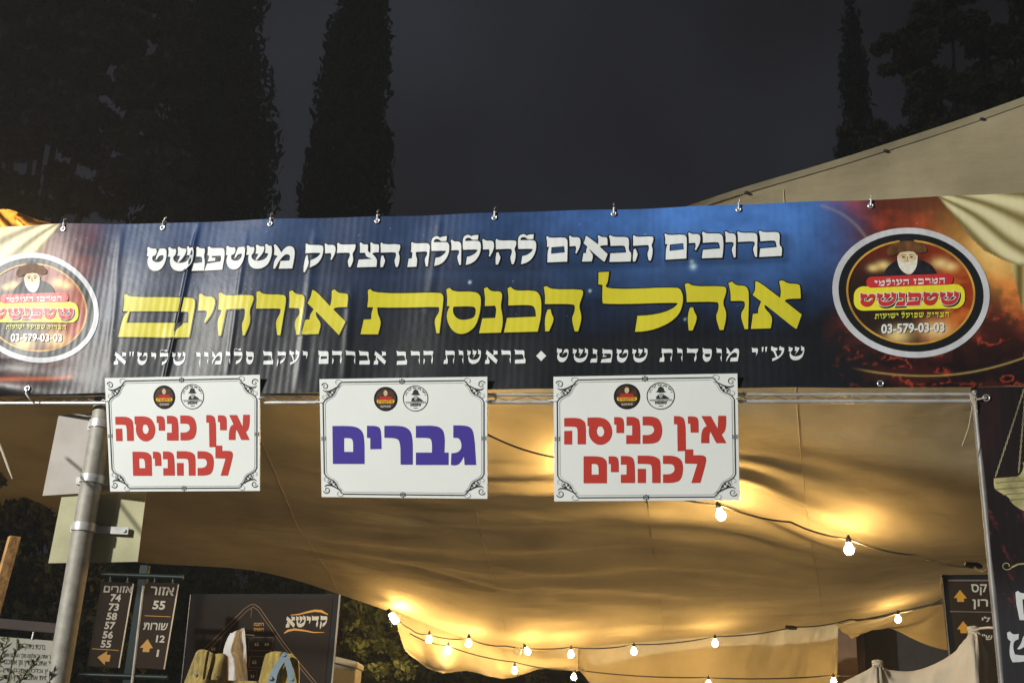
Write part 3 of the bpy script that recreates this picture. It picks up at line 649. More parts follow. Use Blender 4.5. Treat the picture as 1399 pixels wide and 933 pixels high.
emblem(49, 421.5, 0.80, 0.845, 0.02, 'l')

# eyelets and the plastic ties that hold the banner
def ringmesh(bm, c, n, r1, r2, th, seg=18):
    c = Vector(c); n = Vector(n).normalized(); a_ = n.cross(Vector((0, 0, 1))).normalized(); b_ = n.cross(a_)
    rm, rt = (r1 + r2) / 2, (r1 - r2) / 2; rings = []
    for i in range(seg):
        t = 2 * math.pi * i / seg; d = math.cos(t) * a_ + math.sin(t) * b_
        rings.append([bm.verts.new(c + d * (rm + rt * math.cos(q)) + n * th * math.sin(q)) for q in [2 * math.pi * k / 8 for k in range(8)]])
    for i in range(seg):
        for k in range(8):
            f = bm.faces.new((rings[i][k], rings[(i + 1) % seg][k], rings[(i + 1) % seg][(k + 1) % 8], rings[i][(k + 1) % 8])); f.smooth = True
for (ex, ey, dx) in ((89, 315, 2), (222, 311, 4), (370, 307, 2), (515.5, 302, 1), (676, 299, 1), (838.5, 292, 0), (1009, 287, 1), (1190, 280, 0)):
    s_, t_ = GATE.px(ex, ey); b1 = bmesh.new(); ringmesh(b1, GATE.w(s_, t_, .003), GATE.n, .0155, .0065, .004)
    eo = obj('eyelet', b1, M['eyelet'], banner)
    b1 = bmesh.new(); pxfill(b1, GATE, [ell(ex, ey, 2.2, 2.2, 0, 14)], 0.0035); obj('eyelet_hole', b1, M['hole'], eo)
    s2, t2 = GATE.px(ex + dx, ey - 15)
    b1 = bmesh.new(); tube(b1, [GATE.w(s_, t_, .004), GATE.w(s_ + (s2 - s_) * .4, t_ + (t2 - t_) * .45, .012), GATE.w(s2, t_ + (t2 - t_) * .8, .010), GATE.w(s2 + .002, t2, -.006)], [.004, .004, .0035, .003], 6)
    tube(b1, [GATE.w(s_, t_ + .018, .012), GATE.w(s_ + .001, t_ + .035, .010), GATE.w(s_ + .002, t_ + .045, -.02)], .004, 6)
    obj('cable_tie', b1, M['tie'], banner)
for (ex, ey) in ((42, 533), (1203, 524)):
    s_, t_ = GATE.px(ex, ey); b1 = bmesh.new(); ringmesh(b1, GATE.w(s_, t_, .003), GATE.n, .0165, .008, .005)
    eo = obj('eyelet', b1, M['eyelet'], banner)
    b1 = bmesh.new(); pxfill(b1, GATE, [ell(ex, ey, 2.2, 2.2, 0, 14)], 0.0035); obj('eyelet_hole', b1, M['hole'], eo)
s_, t_ = GATE.px(42, 533); s2, t2 = GATE.px(44, 548)
b1 = bmesh.new(); tube(b1, [GATE.w(s_, t_, .006), GATE.w(s_ + .004, t_ - .03, .02), GATE.w(s2, t2, .0), GATE.w(s2 + .006, t2 - .006, -.03)], .0035, 6); obj('cable_tie', b1, M['tie'], banner)

# ------------------------------------------------------------------ three notice boards on the rail
TILT = R(17)
def sign_plane(px, py, off):
    s_, t_ = GATEF.px(px, py)
    o_ = GATEF.w(s_, t_, off); v_ = math.cos(TILT) * np.array([0, 0, 1.0]) + math.sin(TILT) * GATEF.n
    return Plane(o_, GATEF.u, v_)
def homog(quad):
    """maps the unit square (0..1000, y down) on a px quad TL TR BR BL"""
    A_, b_ = [], []
    for (X, Y), (x, y) in zip(((0, 0), (1000, 0), (1000, 1000), (0, 1000)), quad):
        A_ += [[X, Y, 1, 0, 0, 0, -x * X, -x * Y], [0, 0, 0, X, Y, 1, -y * X, -y * Y]]; b_ += [x, y]
    h = np.append(np.linalg.solve(np.array(A_, float), np.array(b_, float)), 1).reshape(3, 3)
    return lambda p: tuple((lambda q: (q[0] / q[2], q[1] / q[2]))(h @ np.array([p[0], p[1], 1.0])))
def inv_h(quad):
    f = homog(quad); A_ = []
    src = [f(p) for p in ((0, 0), (1000, 0), (1000, 1000), (0, 1000))]
    A_, b_ = [], []
    for (x, y), (X, Y) in zip(((0, 0), (1000, 0), (1000, 1000), (0, 1000)), src):
        A_ += [[X, Y, 1, 0, 0, 0, -x * X, -x * Y], [0, 0, 0, X, Y, 1, -y * X, -y * Y]]; b_ += [x, y]
    h = np.append(np.linalg.solve(np.array(A_, float), np.array(b_, float)), 1).reshape(3, 3)
    return lambda p: tuple((lambda q: (q[0] / q[2], q[1] / q[2]))(h @ np.array([p[0], p[1], 1.0])))
NOENT = [[[(1022,335),(1085,335),(1132,420),(1135,333),(1188,333),(1188,400),(1178,440),(1158,458),(1190,516),(1122,516),(1083,440),(1075,455),(1075,516),(1020,516),(1022,450),(1035,415),(1058,402)]],
 [[(932,337),(985,337),(1003,357),(1003,445),(950,445),(948,385),(932,385)]],
 [[(838,335),(885,335),(915,360),(918,568),(863,570),(860,390),(838,390)]],
 [[(628,338),(705,338),(745,360),(763,430),(745,500),(700,520),(628,520),(628,462),(680,462),(705,440),(705,418),(690,397),(628,397)]],
 [[(520,340),(580,340),(612,365),(612,521),(518,521),(518,463),(558,463),(558,398),(520,398)]],
 [[(437,342),(485,342),(503,362),(503,448),(452,448),(452,392),(437,392)]],
 [[(258,345),(350,343),(400,365),(428,430),(415,490),(380,520),(345,530),(305,520),(272,480),(265,440),(270,402),(258,402)], [(330,405),(355,405),(372,435),(365,465),(345,475),(325,462),(318,430)]],
 [[(102,348),(200,346),(240,370),(247,400),(247,524),(192,524),(192,420),(180,405),(102,405)]], [[(102,435),(155,433),(155,525),(102,525)]],
 [[(912,558),(967,558),(967,597),(1040,597),(1055,615),(1052,650),(1015,782),(955,783),(995,655),(912,652)]],
 [[(765,600),(840,600),(890,625),(902,690),(885,765),(835,783),(765,783),(765,725),(815,725),(842,705),(842,675),(825,655),(765,655)]],
 [[(595,600),(695,600),(740,620),(748,650),(748,783),(692,783),(692,675),(680,655),(595,655)]], [[(595,688),(650,688),(650,783),(595,783)]],
 [[(482,602),(545,602),(575,628),(577,783),(482,783),(482,727),(520,727),(520,660),(482,660)]],
 [[(400,604),(450,604),(467,625),(468,710),(415,710),(415,655),(400,655)]],
 [[(232,604),(350,604),(385,630),(388,660),(388,785),(232,785)], [(285,655),(320,655),(333,675),(333,727),(285,727)]]]
MEN = [[[(955,383),(1050,383),(1090,410),(1102,500),(1112,655),(1033,655),(1028,595),(1005,640),(975,660),(938,655),(942,575),(985,570),(1010,545),(1012,510),(1000,480),(985,468),(955,468)]],
 [[(697,386),(830,384),(880,405),(897,460),(893,570),(922,570),(922,655),(697,655),(697,570),(808,570),(808,490),(790,468),(697,468)]],
 [[(480,386),(600,385),(655,410),(675,470),(675,653),(592,653),(590,500),(565,470),(480,468)]],
 [[(360,386),(430,386),(458,410),(460,545),(383,547),(383,470),(360,468)]],
 [[(122,387),(270,386),(325,415),(342,470),(343,648),(125,648)], [(202,470),(250,470),(265,490),(265,565),(202,565)]]]
q3z = [(750 + x / 4.911, 500 + y / 4.911) for x, y in ((30, 72), (1265, 50), (1280, 900), (35, 908))]
q2z = [(430 + x / 5.045, 505 + y / 5.045) for x, y in ((32, 65), (1190, 48), (1190, 890), (47, 877))]
q1z = [(143, 516.5), (355.3, 512), (355, 670.5), (150.5, 671.5)]
toU3 = inv_h(q3z); toU2 = inv_h(q2z)
NOENT_U = [[[toU3((750 + x / 4.911, 500 + y / 4.911)) for x, y in smooth(lp, 60)] for lp in g] for g in NOENT]
MEN_U = [[[toU2((430 + x / 5.045, 505 + y / 5.045)) for x, y in smooth(lp, 60)] for lp in g] for g in MEN]
def spiral(cx_, cy_, r0, r1, a0, a1, asp, n=18):
    return [(cx_ + (r0 + (r1 - r0) * i / n) * math.cos(R(a0 + (a1 - a0) * i / n)) * 1.0, cy_ + (r0 + (r1 - r0) * i / n) * asp * math.sin(R(a0 + (a1 - a0) * i / n))) for i in range(n + 1)]
def notice(quad, glyphs, ink, label, disc=(352, 158, 540, 155, 70)):
    mx_ = (quad[0][0] + quad[1][0]) / 2; my_ = (quad[0][1] + quad[1][1]) / 2
    pl = sign_plane(mx_, my_, 0.035); H = homog(quad)
    H2 = lambda lp: [H(p) for p in lp]
    root = thing('notice_board', label, 'sign', tuple(pl.w(0, pl.px(*H((500, 1000)))[1])), 'white Hebrew notice boards tied to the gate rail')
    b1 = bmesh.new(); plate(b1, pl, quad, 0.005, 0.0, 0.0008); obj('board', b1, M['board_white'], root)
    for g_ in glyphs:
        pass
    b1 = bmesh.new()
    for g_ in glyphs: pxfill(b1, pl, [H2(lp) for lp in g_], 0.0012)
    obj('lettering', b1, ink, root)
    asp = 1.42
    # ornamental border: one heavy and one fine line that bend in at the corners, with scrolls
    def corner(o1, o2, bx_, by_):
        return [(bx_ + 0, o2 + by_)]
    b1 = bmesh.new(); b2 = bmesh.new()
    def frame(m_, k, wpx, bb, off):
        x0, x1, y0, y1 = m_, 1000 - m_, m_ * asp, 1000 - m_ * asp
        c_ = [(0.0, 115), (10, 98), (30, 84), (52, 74), (66, 58), (74, 38), (92, 14), (108, 0)]
        c_ = [(a_ * k, b_ * asp * k) for a_, b_ in c_]
        pts = [(x0 + a_, y0 + b_) for a_, b_ in c_]
        pts += [(x1 - a_, y0 + b_) for a_, b_ in c_[::-1]] + [(x1 - a_, y1 - b_) for a_, b_ in c_] + [(x0 + a_, y1 - b_) for a_, b_ in c_[::-1]]
        stroke(bb, pl, H2(pts), wpx, off, closed=True)
    frame(20, 1.08, 1.5, b1, 0.0013); frame(33, 1.0, 0.6, b2, 0.0013)
    for sx in (0, 1):
        for sy in (0, 1):
            fx = (lambda x: 1000 - x) if sx else (lambda x: x); fy = (lambda y: 1000 - y) if sy else (lambda y: y)
            ap = lambda lp: H2([(fx(x), fy(y)) for x, y in lp])
            stroke(b1, pl, ap(spiral(34, 62, 22, 5, 200, 640, 1.4)), [1.3 - .04 * i for i in range(19)], 0.0015)
            stroke(b2, pl, ap(spiral(120, 26, 24, 8, 120, 470, 1.0)), .9, 0.0015)
            stroke(b2, pl, ap(spiral(28, 150, 18, 6, -60, 300, 1.5)), .8, 0.0015)
            stroke(b1, pl, ap([(20, 90), (34, 104), (58, 104), (80, 92), (102, 72), (128, 62)]), [.6, 1.6, 2.2, 2.0, 1.2, .5], 0.0016)
            for (dx_, dy_, r_) in ((62, 112, 8), (76, 128, 6), (56, 136, 6), (88, 108, 6), (48, 122, 5)):
                pxfill(b1, pl, [ap(ell(dx_, dy_, r_, r_ * 1.4, 0, 12))], 0.0017)
    for (ox, oy) in ((500, 28), (500, 972), (20, 500), (980, 500)):
        for k in range(6):
            t = math.pi / 3 * k + .52; pxfill(b1, pl, [H2(ell(ox + 13 * math.cos(t), oy + 18 * math.sin(t), 4.5, 6, 0, 8))], 0.0018)
        stroke(b2, pl, H2(ell(ox, oy, 9, 12, 0, 14)), .7, 0.0019, closed=True)
        pxfill(b1, pl, [H2(ell(ox, oy, 3.5, 5, 0, 8))], 0.0020)
    obj('border', b1, M['ink_black'], root); obj('fine_border', b2, M['ink_grey'], root)
    # two round seals
    c1x, c1y, c2x, c2y, rr = disc; ra = rr * asp
    b1 = bmesh.new(); pxfill(b1, pl, [H2(ell(c1x, c1y, rr, ra, 0, 40))], 0.0012); seal = obj('seal', b1, M['print_black'], root)
    b1 = bmesh.new(); pxfill(b1, pl, [H2(ell(c1x, c1y, rr * .86, ra * .86, 0, 40))], 0.0016); obj('seal_picture', b1, M['seal'], seal)
    b1 = bmesh.new(); pxfill(b1, pl, [H2(pill(c1x - rr * .74, c1y + ra * .02, c1x + rr * .74, c1y + ra * .34, ra * .12))], 0.0020); obj('yellow_band', b1, M['print_bright'], seal)
    b1 = bmesh.new(); p0 = H((c1x + rr * .66, c1y + ra * .29)); p1 = H((c1x - rr * .66, c1y + ra * .29)); setword(b1, pl, 'שטפנשט', *p0, *p1, 5.0, 0.0024); obj('lettering', b1, M['print_red'], seal)
    b1 = bmesh.new(); pxfill(b1, pl, [H2(pill(c1x - rr * .52, c1y - ra * .20, c1x + rr * .52, c1y - ra * .02, ra * .08))], 0.0022); obj('red_band', b1, M['print_red'], seal)
    b1 = bmesh.new(); pxfill(b1, pl, [H2(ell(c1x, c1y - ra * .48, rr * .17, ra * .24, 0, 16))], 0.0021); obj('portrait_face', b1, M['print_skin'], seal)
    b1 = bmesh.new(); settext(b1, pl, '03-579-03-03', *H((c1x - rr * .42, c1y + ra * .68)), *H((c1x + rr * .42, c1y + ra * .68)), 2.6, 0.0022); obj('lettering', b1, M['print_white'], seal)
    b1 = bmesh.new(); rr *= 1.06; ra *= 1.06
    pxfill(b1, pl, [H2(ell(c2x, c2y, rr, ra, 0, 48)), H2(ell(c2x, c2y, rr * .94, ra * .94, 0, 48))], 0.0012); seal = obj('seal', b1, M['ink_black'], root)
    b1 = bmesh.new()                                              # hat, coat, book of the drawn figure
    pxfill(b1, pl, [H2(smooth([(c2x - rr * .36, c2y - ra * .30), (c2x - rr * .2, c2y - ra * .40), (c2x - rr * .17, c2y - ra * .62), (c2x + rr * .02, c2y - ra * .72), (c2x + rr * .2, c2y - ra * .62), (c2x + rr * .24, c2y - ra * .40), (c2x + rr * .38, c2y - ra * .28), (c2x, c2y - ra * .24)], 80))], 0.0014)
    pxfill(b1, pl, [H2(smooth([(c2x - rr * .34, c2y + ra * .22), (c2x - rr * .30, c2y + ra * .02), (c2x - rr * .14, c2y - ra * .10), (c2x - rr * .08, c2y + ra * .12), (c2x + rr * .1, c2y + ra * .16), (c2x + rr * .2, c2y - ra * .1), (c2x + rr * .46, c2y + ra * .06), (c2x + rr * .62, c2y + ra * .22)], 70))], 0.0014)
    obj('drawn_figure', b1, M['ink_black'], seal)
    b1 = bmesh.new(); pxfill(b1, pl, [H2(smooth([(c2x - rr * .12, c2y - ra * .2), (c2x + rr * .16, c2y - ra * .2), (c2x + rr * .17, c2y), (c2x + rr * .04, c2y + ra * .15), (c2x - rr * .1, c2y)], 80))], 0.0016); obj('drawn_beard', b1, M['ink_grey'], seal)
    b1 = bmesh.new()
    stroke(b1, pl, H2([(c2x - rr * .80, c2y + ra * .28), (c2x + rr * .80, c2y + ra * .28)]), .6, .0014)
    p0 = H((c2x + rr * .42, c2y + ra * .60)); p1 = H((c2x - rr * .42, c2y + ra * .60)); setword(b1, pl, 'שטפנשט', *p0, *p1, 4.2, 0.0014)
    stroke(b1, pl, H2([(c2x - rr * .16, c2y + ra * .74), (c2x + rr * .16, c2y + ra * .74)]), .8, .0014)
    for i in range(26):                                           # the ring of tiny letters reads as ticks at this size
        t = R(200 + 140 * i / 25); k = .80 + .03 * (i % 3)
        if i % 5 == 4: continue
        stroke(b1, pl, H2([(c2x + rr * (k - .07) * math.cos(t), c2y + ra * (k - .07) * math.sin(t)), (c2x + rr * (k + .05) * math.cos(t + .02), c2y + ra * (k + .05) * math.sin(t + .02))]), .7, .0014)
    for i in range(11):
        x = c2x - rr * .74 + rr * 1.48 * i / 10
        if i in (3, 7): continue
        stroke(b1, pl, H2([(x, c2y + ra * .33), (x + rr * .08, c2y + ra * .40)]), .7, .0015)
    obj('lettering', b1, M['ink_black'], seal)
    # ties at both upper corners
    for X in (0, 1000):
        p = H((X + (12 if not X else -12), 195)); s_, t_ = pl.px(*p); e = pl.px(p[0] + (-12 if not X else 12), p[1])
        b1 = bmesh.new(); tube(b1, [pl.w(s_, t_, .004), pl.w((s_ + e[0]) / 2, t_ + .004, .004), pl.w(e[0], e[1], -.03), pl.w(e[0], e[1] + .03, -.085)], .0026, 6); obj('cable_tie', b1, M['tie'], root)
    return root
M['seal'] = mat('seal_brown_picture', (0.060, 0.028, 0.014), 0.45, var=0.7, vscale=45)
notice(q1z, NOENT_U, M['ink_red'], 'white board with two lines of red Hebrew letters, in front of the grey sign pole', (385, 172, 567, 172, 71))
notice(q2z, MEN_U, M['ink_blue'], 'white board with a single blue Hebrew word, between the two red lettered boards', (402, 172, 580, 170, 71))
notice(q3z, NOENT_U, M['ink_red'], 'white board with two lines of red Hebrew letters, hanging above the first glowing bulb', (402, 168, 585, 168, 72))

# ------------------------------------------------------------------ side banner at the right post
SIDE = Plane(GATEF.w(GATEF.px(1335, 550)[0], 0, 0.0), GATEF.u, (0, 0, 1))
SIDE.disp = lambda s, t: 0.006 * math.sin(s * 14 + t * 3) + 0.004 * math.sin(t * 7 + 1) + 0.03
sa = SIDE.px(1329, 545)[0] + .012; sb = sa + 0.62; tb_ = SIDE.px(1345, 532)[1]
sideb = thing('side_banner', 'narrow black printed banner with a golden scale pan on the right gate post', 'banner', tuple(SIDE.w((sa + sb) / 2, -A[2])))
n1, n2 = 60, 220; vv = []; pxy = []
for i in range(n1 + 1):
    for j in range(n2 + 1):
        s_ = sa + (sb - sa) * i / n1; t_ = tb_ - 2.2 * j / n2
        if i == 0: s_ += 0.004 * math.sin(t_ * 11)
        vv.append(SIDE.w(s_, t_)); pxy.append(proj(vv[-1]))
ff = [(i * (n2 + 1) + j, i * (n2 + 1) + j + 1, (i + 1) * (n2 + 1) + j + 1, (i + 1) * (n2 + 1) + j) for i in range(n1) for j in range(n2)]
me = bpy.data.meshes.new('cloth'); me.from_pydata([tuple(p) for p in vv], [], ff)
pxy = np.array(pxy); x_, y_ = pxy[:, 0], pxy[:, 1]
c = np.repeat(D(34, 29, 31), len(x_), 0); f1 = fbm(x_ / 30, y_ / 60, 4, 5); c = mix(c, D(52, 30, 32), np.clip((f1 - .5) * 2.0, 0, .6) * (y_ < 640))
c = mix(c, D(58, 58, 62), ss(760, 860, y_) * .8)
ln = 1 - np.abs(fbm((x_ - .55 * y_) / 7, (x_ + y_) / 90, 3, 12) - .5) * 16
c = mix(c, D(150, 70, 62), np.clip(ln, 0, 1) * ss(.54, .66, fbm(x_ / 25, y_ / 25, 2, 19)) * .35 * (y_ > 690) * (y_ < 860))
ca = me.color_attributes.new('art', 'FLOAT_COLOR', 'POINT'); ca.data.foreach_set('color', np.concatenate([np.clip(c, 0, 1), np.ones((len(c), 1))], 1).ravel())
link_mesh('cloth', me, bmat, sideb, smooth=True)
b1 = bmesh.new()
PAN = [[(1356,655),(1399,652),(1440,652),(1440,690),(1425,704),(1399,702),(1380,690),(1377,681),(1362,673),(1356,668)], [(1384,655),(1392,650),(1396,640),(1394,634),(1410,630),(1420,655)]]
for q, lp in enumerate(PAN): pxfill(b1, SIDE, [smooth(lp)], 0.002 + .0008 * q, .05)
M['pan_dark'] = mat('printed_dark_brass', (0.22, 0.19, 0.08), 0.35, var=0.3)
M['pan'] = mat('printed_brass', (0.40, 0.36, 0.17), 0.35, var=0.45, vscale=14)
pan = obj('scale_pan', b1, M['pan'], sideb)
b1 = bmesh.new()
for (y_p, w_) in ((659, 1.5), (668, 2.2), (676, 1.4), (684, 2.0)): stroke(b1, SIDE, [(1358 + max(0, y_p - 668) * 1.2, y_p + 2), (1380, y_p), (1399, y_p - .6), (1430, y_p - 1)], w_ * .7, 0.0038)
obj('pan_rim', b1, M['pan_dark'], pan)
M['chain'] = mat('printed_chain', (0.30, 0.28, 0.16), 0.4, var=0.3)
for (x0, y0, x1, y1) in ((1358, 653, 1396, 535), (1389, 648, 1398, 536)):
    b1 = bmesh.new(); n = 30
    for i in range(n):
        t = (i + .5) / n; cx_ = x0 + (x1 - x0) * t; cy_ = y0 + (y1 - y0) * t; an_ = math.degrees(math.atan2(y1 - y0, x1 - x0))
        pxfill(b1, SIDE, [ell(cx_, cy_, 2.5, 1.5, an_, 12), ell(cx_, cy_, 1.3, .6, an_, 12)] if i % 2 else [ell(cx_, cy_, 2.4, .8, an_, 10)], 0.002 + .0005 * (i % 2))
    obj('chain', b1, M['chain'], sideb)
b1 = bmesh.new()
def Q(lp): return [(1120 + x / 5.014, 780 + y / 5.014) for x, y in lp]
for lp in ([(1328,150),(1345,140),(1362,155),(1399,158),(1480,158),(1480,195),(1375,197),(1385,300),(1480,308),(1480,342),(1357,338),(1335,230)],
           [(1270,425),(1290,416),(1312,438),(1352,432),(1350,468),(1318,482),(1312,530),(1325,572),(1385,582),(1440,560),(1480,520),(1480,580),(1399,622),(1310,626),(1290,590),(1288,530),(1296,482),(1274,468)],
           [(1340,535),(1368,500),(1385,440),(1420,425),(1440,440),(1420,500),(1360,540)]):
    pxfill(b1, SIDE, [smooth(Q(lp))], 0.002, .05)
obj('lettering', b1, M['print_white'], sideb)
b1 = bmesh.new()
stroke(b1, SIDE, [(1373 + 7 * math.cos(R(a_)) * (1 - k_ * .03), 774 + 6 * math.sin(R(a_)) * (1 - k_ * .03)) for k_, a_ in enumerate(range(20, 400, 20))], 1.2, .002); stroke(b1, SIDE, [(1380, 776), (1388, 772), (1399, 771), (1420, 774)], 2.2, .002)
obj('flourish', b1, M['pan'], sideb)
s_, t_ = SIDE.px(1345, 547); b1 = bmesh.new(); ringmesh(b1, SIDE.w(s_, t_, .004), SIDE.n, .018, .009, .005); obj('eyelet', b1, M['eyelet'], sideb)
b1 = bmesh.new(); e = SIDE.px(1323, 549); tube(b1, [SIDE.w(s_, t_, .006), SIDE.w((s_ + e[0]) / 2, (t_ + e[1]) / 2 - .004, .012), SIDE.w(e[0], e[1], .0)], .0042, 6)
e2 = SIDE.px(1312, 612); tube(b1, [SIDE.w(e[0], e[1], .0), SIDE.w(e[0] + .004, e[1] - .04, .01), SIDE.w((e[0] + e2[0]) / 2 + .01, (e[1] + e2[1]) / 2 - .02, .01), SIDE.w(*e2, .015)], .0022, 5)
for k in range(4):
    pa = SIDE.px(1322 + k, 541); pb = SIDE.px(1333 - k, 566); tube(b1, [SIDE.w(*pa, .01), SIDE.w((pa[0] + pb[0]) / 2 + .005 * (k - 2), (pa[1] + pb[1]) / 2, .022), SIDE.w(*pb, .01)], .0025, 5)
obj('tie_cord', b1, M['rope'], sideb)

# ------------------------------------------------------------------ canopies
def lerp_rows(rows, U, Vn, ext=True):
    """rows of (px,py,Y) control points, all rows with the same px count -> smooth grid of world points"""
    P = np.array([[at(*p) for p in r] for r in rows])           # rows x cols x 3
    def cr(Pn, n):                                              # Catmull-Rom along axis 0
        m = len(Pn); out = []
        for i in range(n + 1):
            t = i / n * (m - 1); k = min(int(t), m - 2); f = t - k
            p0, p1, p2, p3 = Pn[max(k - 1, 0)], Pn[k], Pn[k + 1], Pn[min(k + 2, m - 1)]
            out.append(0.5 * ((2 * p1) + (p2 - p0) * f + (2 * p0 - 5 * p1 + 4 * p2 - p3) * f * f + (3 * p1 - p0 - 3 * p2 + p3) * f ** 3))
        return np.array(out)
    G1 = cr(P, Vn); G2 = cr(G1.transpose(1, 0, 2), U).transpose(1, 0, 2)
    return G2
def sheet(name, grid, m, parent=None, wr=None, thick=0.0):
    nv, nu = grid.shape[:2]
    if wr is not None:
        du = np.gradient(grid, axis=1); dv = np.gradient(grid, axis=0); nn = np.cross(du, dv); nn /= np.linalg.norm(nn, axis=2, keepdims=True) + 1e-9
        uu_, vv_ = np.meshgrid(np.linspace(0, 1, nu), np.linspace(0, 1, nv)); grid = grid + nn * wr(uu_, vv_)[..., None]
    me = bpy.data.meshes.new(name)
    idx = np.arange(nv * nu).reshape(nv, nu)
    f = np.stack([idx[:-1, :-1], idx[:-1, 1:], idx[1:, 1:], idx[1:, :-1]], -1).reshape(-1, 4)
    me.from_pydata(grid.reshape(-1, 3).tolist(), [], f.tolist())
    return link_mesh(name, me, m, parent, smooth=True)
PXC = [-150, 0, 180, 360, 540, 700, 866, 1010, 1160, 1330, 1500]
near = [(-150, 425, 6.5), (0, 420, 6.4), (180, 405, 6.3), (360, 390, 6.2), (540, 370, 6.1), (700, 350, 6.0), (866, 305, 6.0), (1010, 258, 6.05), (1160, 213, 6.08), (1330, 157, 6.1), (1500, 95, 6.1)]
r2 = [(-150, 520, 7.0), (0, 520, 7.0), (180, 520, 6.9), (360, 515, 6.8), (540, 505, 6.7), (700, 490, 6.6), (866, 470, 6.5), (1010, 450, 6.4), (1160, 430, 6.35), (1330, 400, 6.3), (1500, 360, 6.3)]
r3 = [(-150, 600, 7.8), (0, 600, 7.8), (180, 605, 7.7), (360, 610, 7.6), (540, 610, 7.4), (700, 605, 7.15), (866, 600, 7.0), (1010, 600, 6.95), (1160, 600, 6.95), (1330, 590, 6.95), (1500, 570, 6.95)]
r4 = [(-150, 660, 8.6), (0, 670, 8.6), (180, 685, 8.6), (360, 695, 8.4), (540, 700, 8.2), (700, 700, 7.85), (866, 690, 7.55), (1010, 692, 7.42), (1160, 735, 7.5), (1330, 745, 7.6), (1500, 735, 7.7)]
r5 = [(-150, 690, 9.4), (0, 710, 9.4), (180, 738, 9.4), (360, 750, 9.4), (540, 775, 9.3), (700, 800, 9.3), (866, 790, 9.2), (1010, 785, 9.1), (1160, 785, 9.0), (1330, 768, 9.0), (1500, 750, 9.0)]
far = [(-150, 700, 10.2), (0, 728, 10.2), (180, 768, 10.2), (360, 782, 10.2), (540, 838, 10.3), (700, 889, 10.5), (866, 880, 10.6), (1010, 866, 10.6), (1160, 850, 10.5), (1330, 815, 10.4), (1500, 790, 10.3)]
def roof_wr(u, v):
    mid = np.exp(-((u - .60) / .22) ** 2) * ss(.40, .55, v) * (1 - ss(.86, .97, v))
    w = 0.06 * (fbm(u * 3 + v * 1.2, v * 5 - u * 2.0, 3, 61) - .5) * ss(.05, .3, v)
    w += 0.060 * (fbm(u * 2.6 - v, v * 15 - u * 7.0, 3, 62, .5) - .5) * ss(.2, .45, v) * (.15 + mid)
    fo_ = v - .30 * u - .05 * np.sin(u * 7); en = np.exp(-((u - .62) / .17) ** 2) * ss(.42, .50, v) * (1 - ss(.74, .86, v))
    w += 0.026 * np.sin(fo_ * 95 + 3 * fbm(u * 4, v * 6, 2, 66)) * en * (.4 + fbm(u * 5, v * 20, 2, 67))
    rg = 1 - np.abs(fbm(u * 3.4 + 1.5 * v, v * 12 - u * 5, 3, 63) - .5) * 5
    w += 0.040 * np.clip(rg, 0, 1) * mid
    w += 0.012 * (fbm(u * 24, v * 22 - u * 8, 3, 64) - .5) * ss(.3, .6, u)
    return w
canopy = thing('canopy', 'large sagging beige cloth canopy stretched over the entrance, lit from below by bulbs', 'canopy', tuple(at(700, 889, 10.5)[:2]) + (0,))
grid = lerp_rows([near, r2, r3, r4, r5, far], 300, 200)
rc = sheet('roof_cloth', grid, M['canvas'], canopy, roof_wr)
grid_w = np.array([tuple(v_.co) for v_ in rc.data.vertices]).reshape(grid.shape) + np.array(ORG[canopy])
gedge = grid_w[3]
M['hem'] = fabric('doubled_canvas_hem', (0.36, 0.315, 0.205), 0.05)
hg_ = grid_w[0:4] - np.array([0, .004, .002]); sheet('hem', hg_, M['hem'], canopy)
for (u0, u1) in ((.42, .50), (.585, .63), (.74, .78), (.26, .36)):
    sp_ = []
    for k in range(6, 195, 3):
        u_ = (u0 + (u1 - u0) * k / 200) * 300; i_ = int(u_); f_ = u_ - i_; nv_ = np.cross(grid_w[k, i_ + 1] - grid_w[k, i_], grid_w[k + 1, i_] - grid_w[k, i_]); nv_ /= np.linalg.norm(nv_)
        if nv_ @ (C - grid_w[k, i_]) < 0: nv_ = -nv_
        sp_.append(grid_w[k, i_] * (1 - f_) + grid_w[k, i_ + 1] * f_ + nv_ * .001)
    b1 = bmesh.new(); tube(b1, sp_, .0028, 5); obj('seam', b1, M['canvas'], canopy)
for (ex, ey) in ((1022, 264), (1209, 207), (1340, 160)):
    k = int(np.argmin([np.hypot(*(np.array(proj(p)) - (ex, ey))) for p in gedge])); p = grid_w[3][k] - np.array([0, .004, 0])
    b1 = bmesh.new(); bmesh.ops.create_icosphere(b1, subdivisions=2, radius=.013, matrix=Matrix.Translation(Vector(p)) @ Matrix.Diagonal((1.5, .5, .8, 1))); obj('eyelet', b1, M['hole'], canopy)
# the loose end of the canopy hanging down beyond the bulbs, on the left
f0 = [(538, 822, 10.35), (570, 838, 10.45), (605, 852, 10.5), (640, 862, 10.55), (675, 872, 10.6), (700, 876, 10.65), (735, 876, 10.7), (790, 874, 10.75)]
f1_ = [(548, 872, 10.4), (578, 892, 10.55), (608, 900, 10.5), (640, 902, 10.62), (676, 908, 10.55), (702, 910, 10.62), (738, 906, 10.6), (790, 904, 10.7)]
f2_ = [(556, 890, 10.45), (584, 912, 10.65), (606, 919, 10.55), (638, 916, 10.7), (670, 924, 10.58), (700, 926, 10.68), (735, 914, 10.65), (790, 916, 10.75)]
sheet('hanging_flap', lerp_rows([f0, f1_, f2_], 80, 30), M['canvas'], canopy, lambda u, v: 0.05 * (fbm(u * 9, v * 2, 3, 71) - .5))
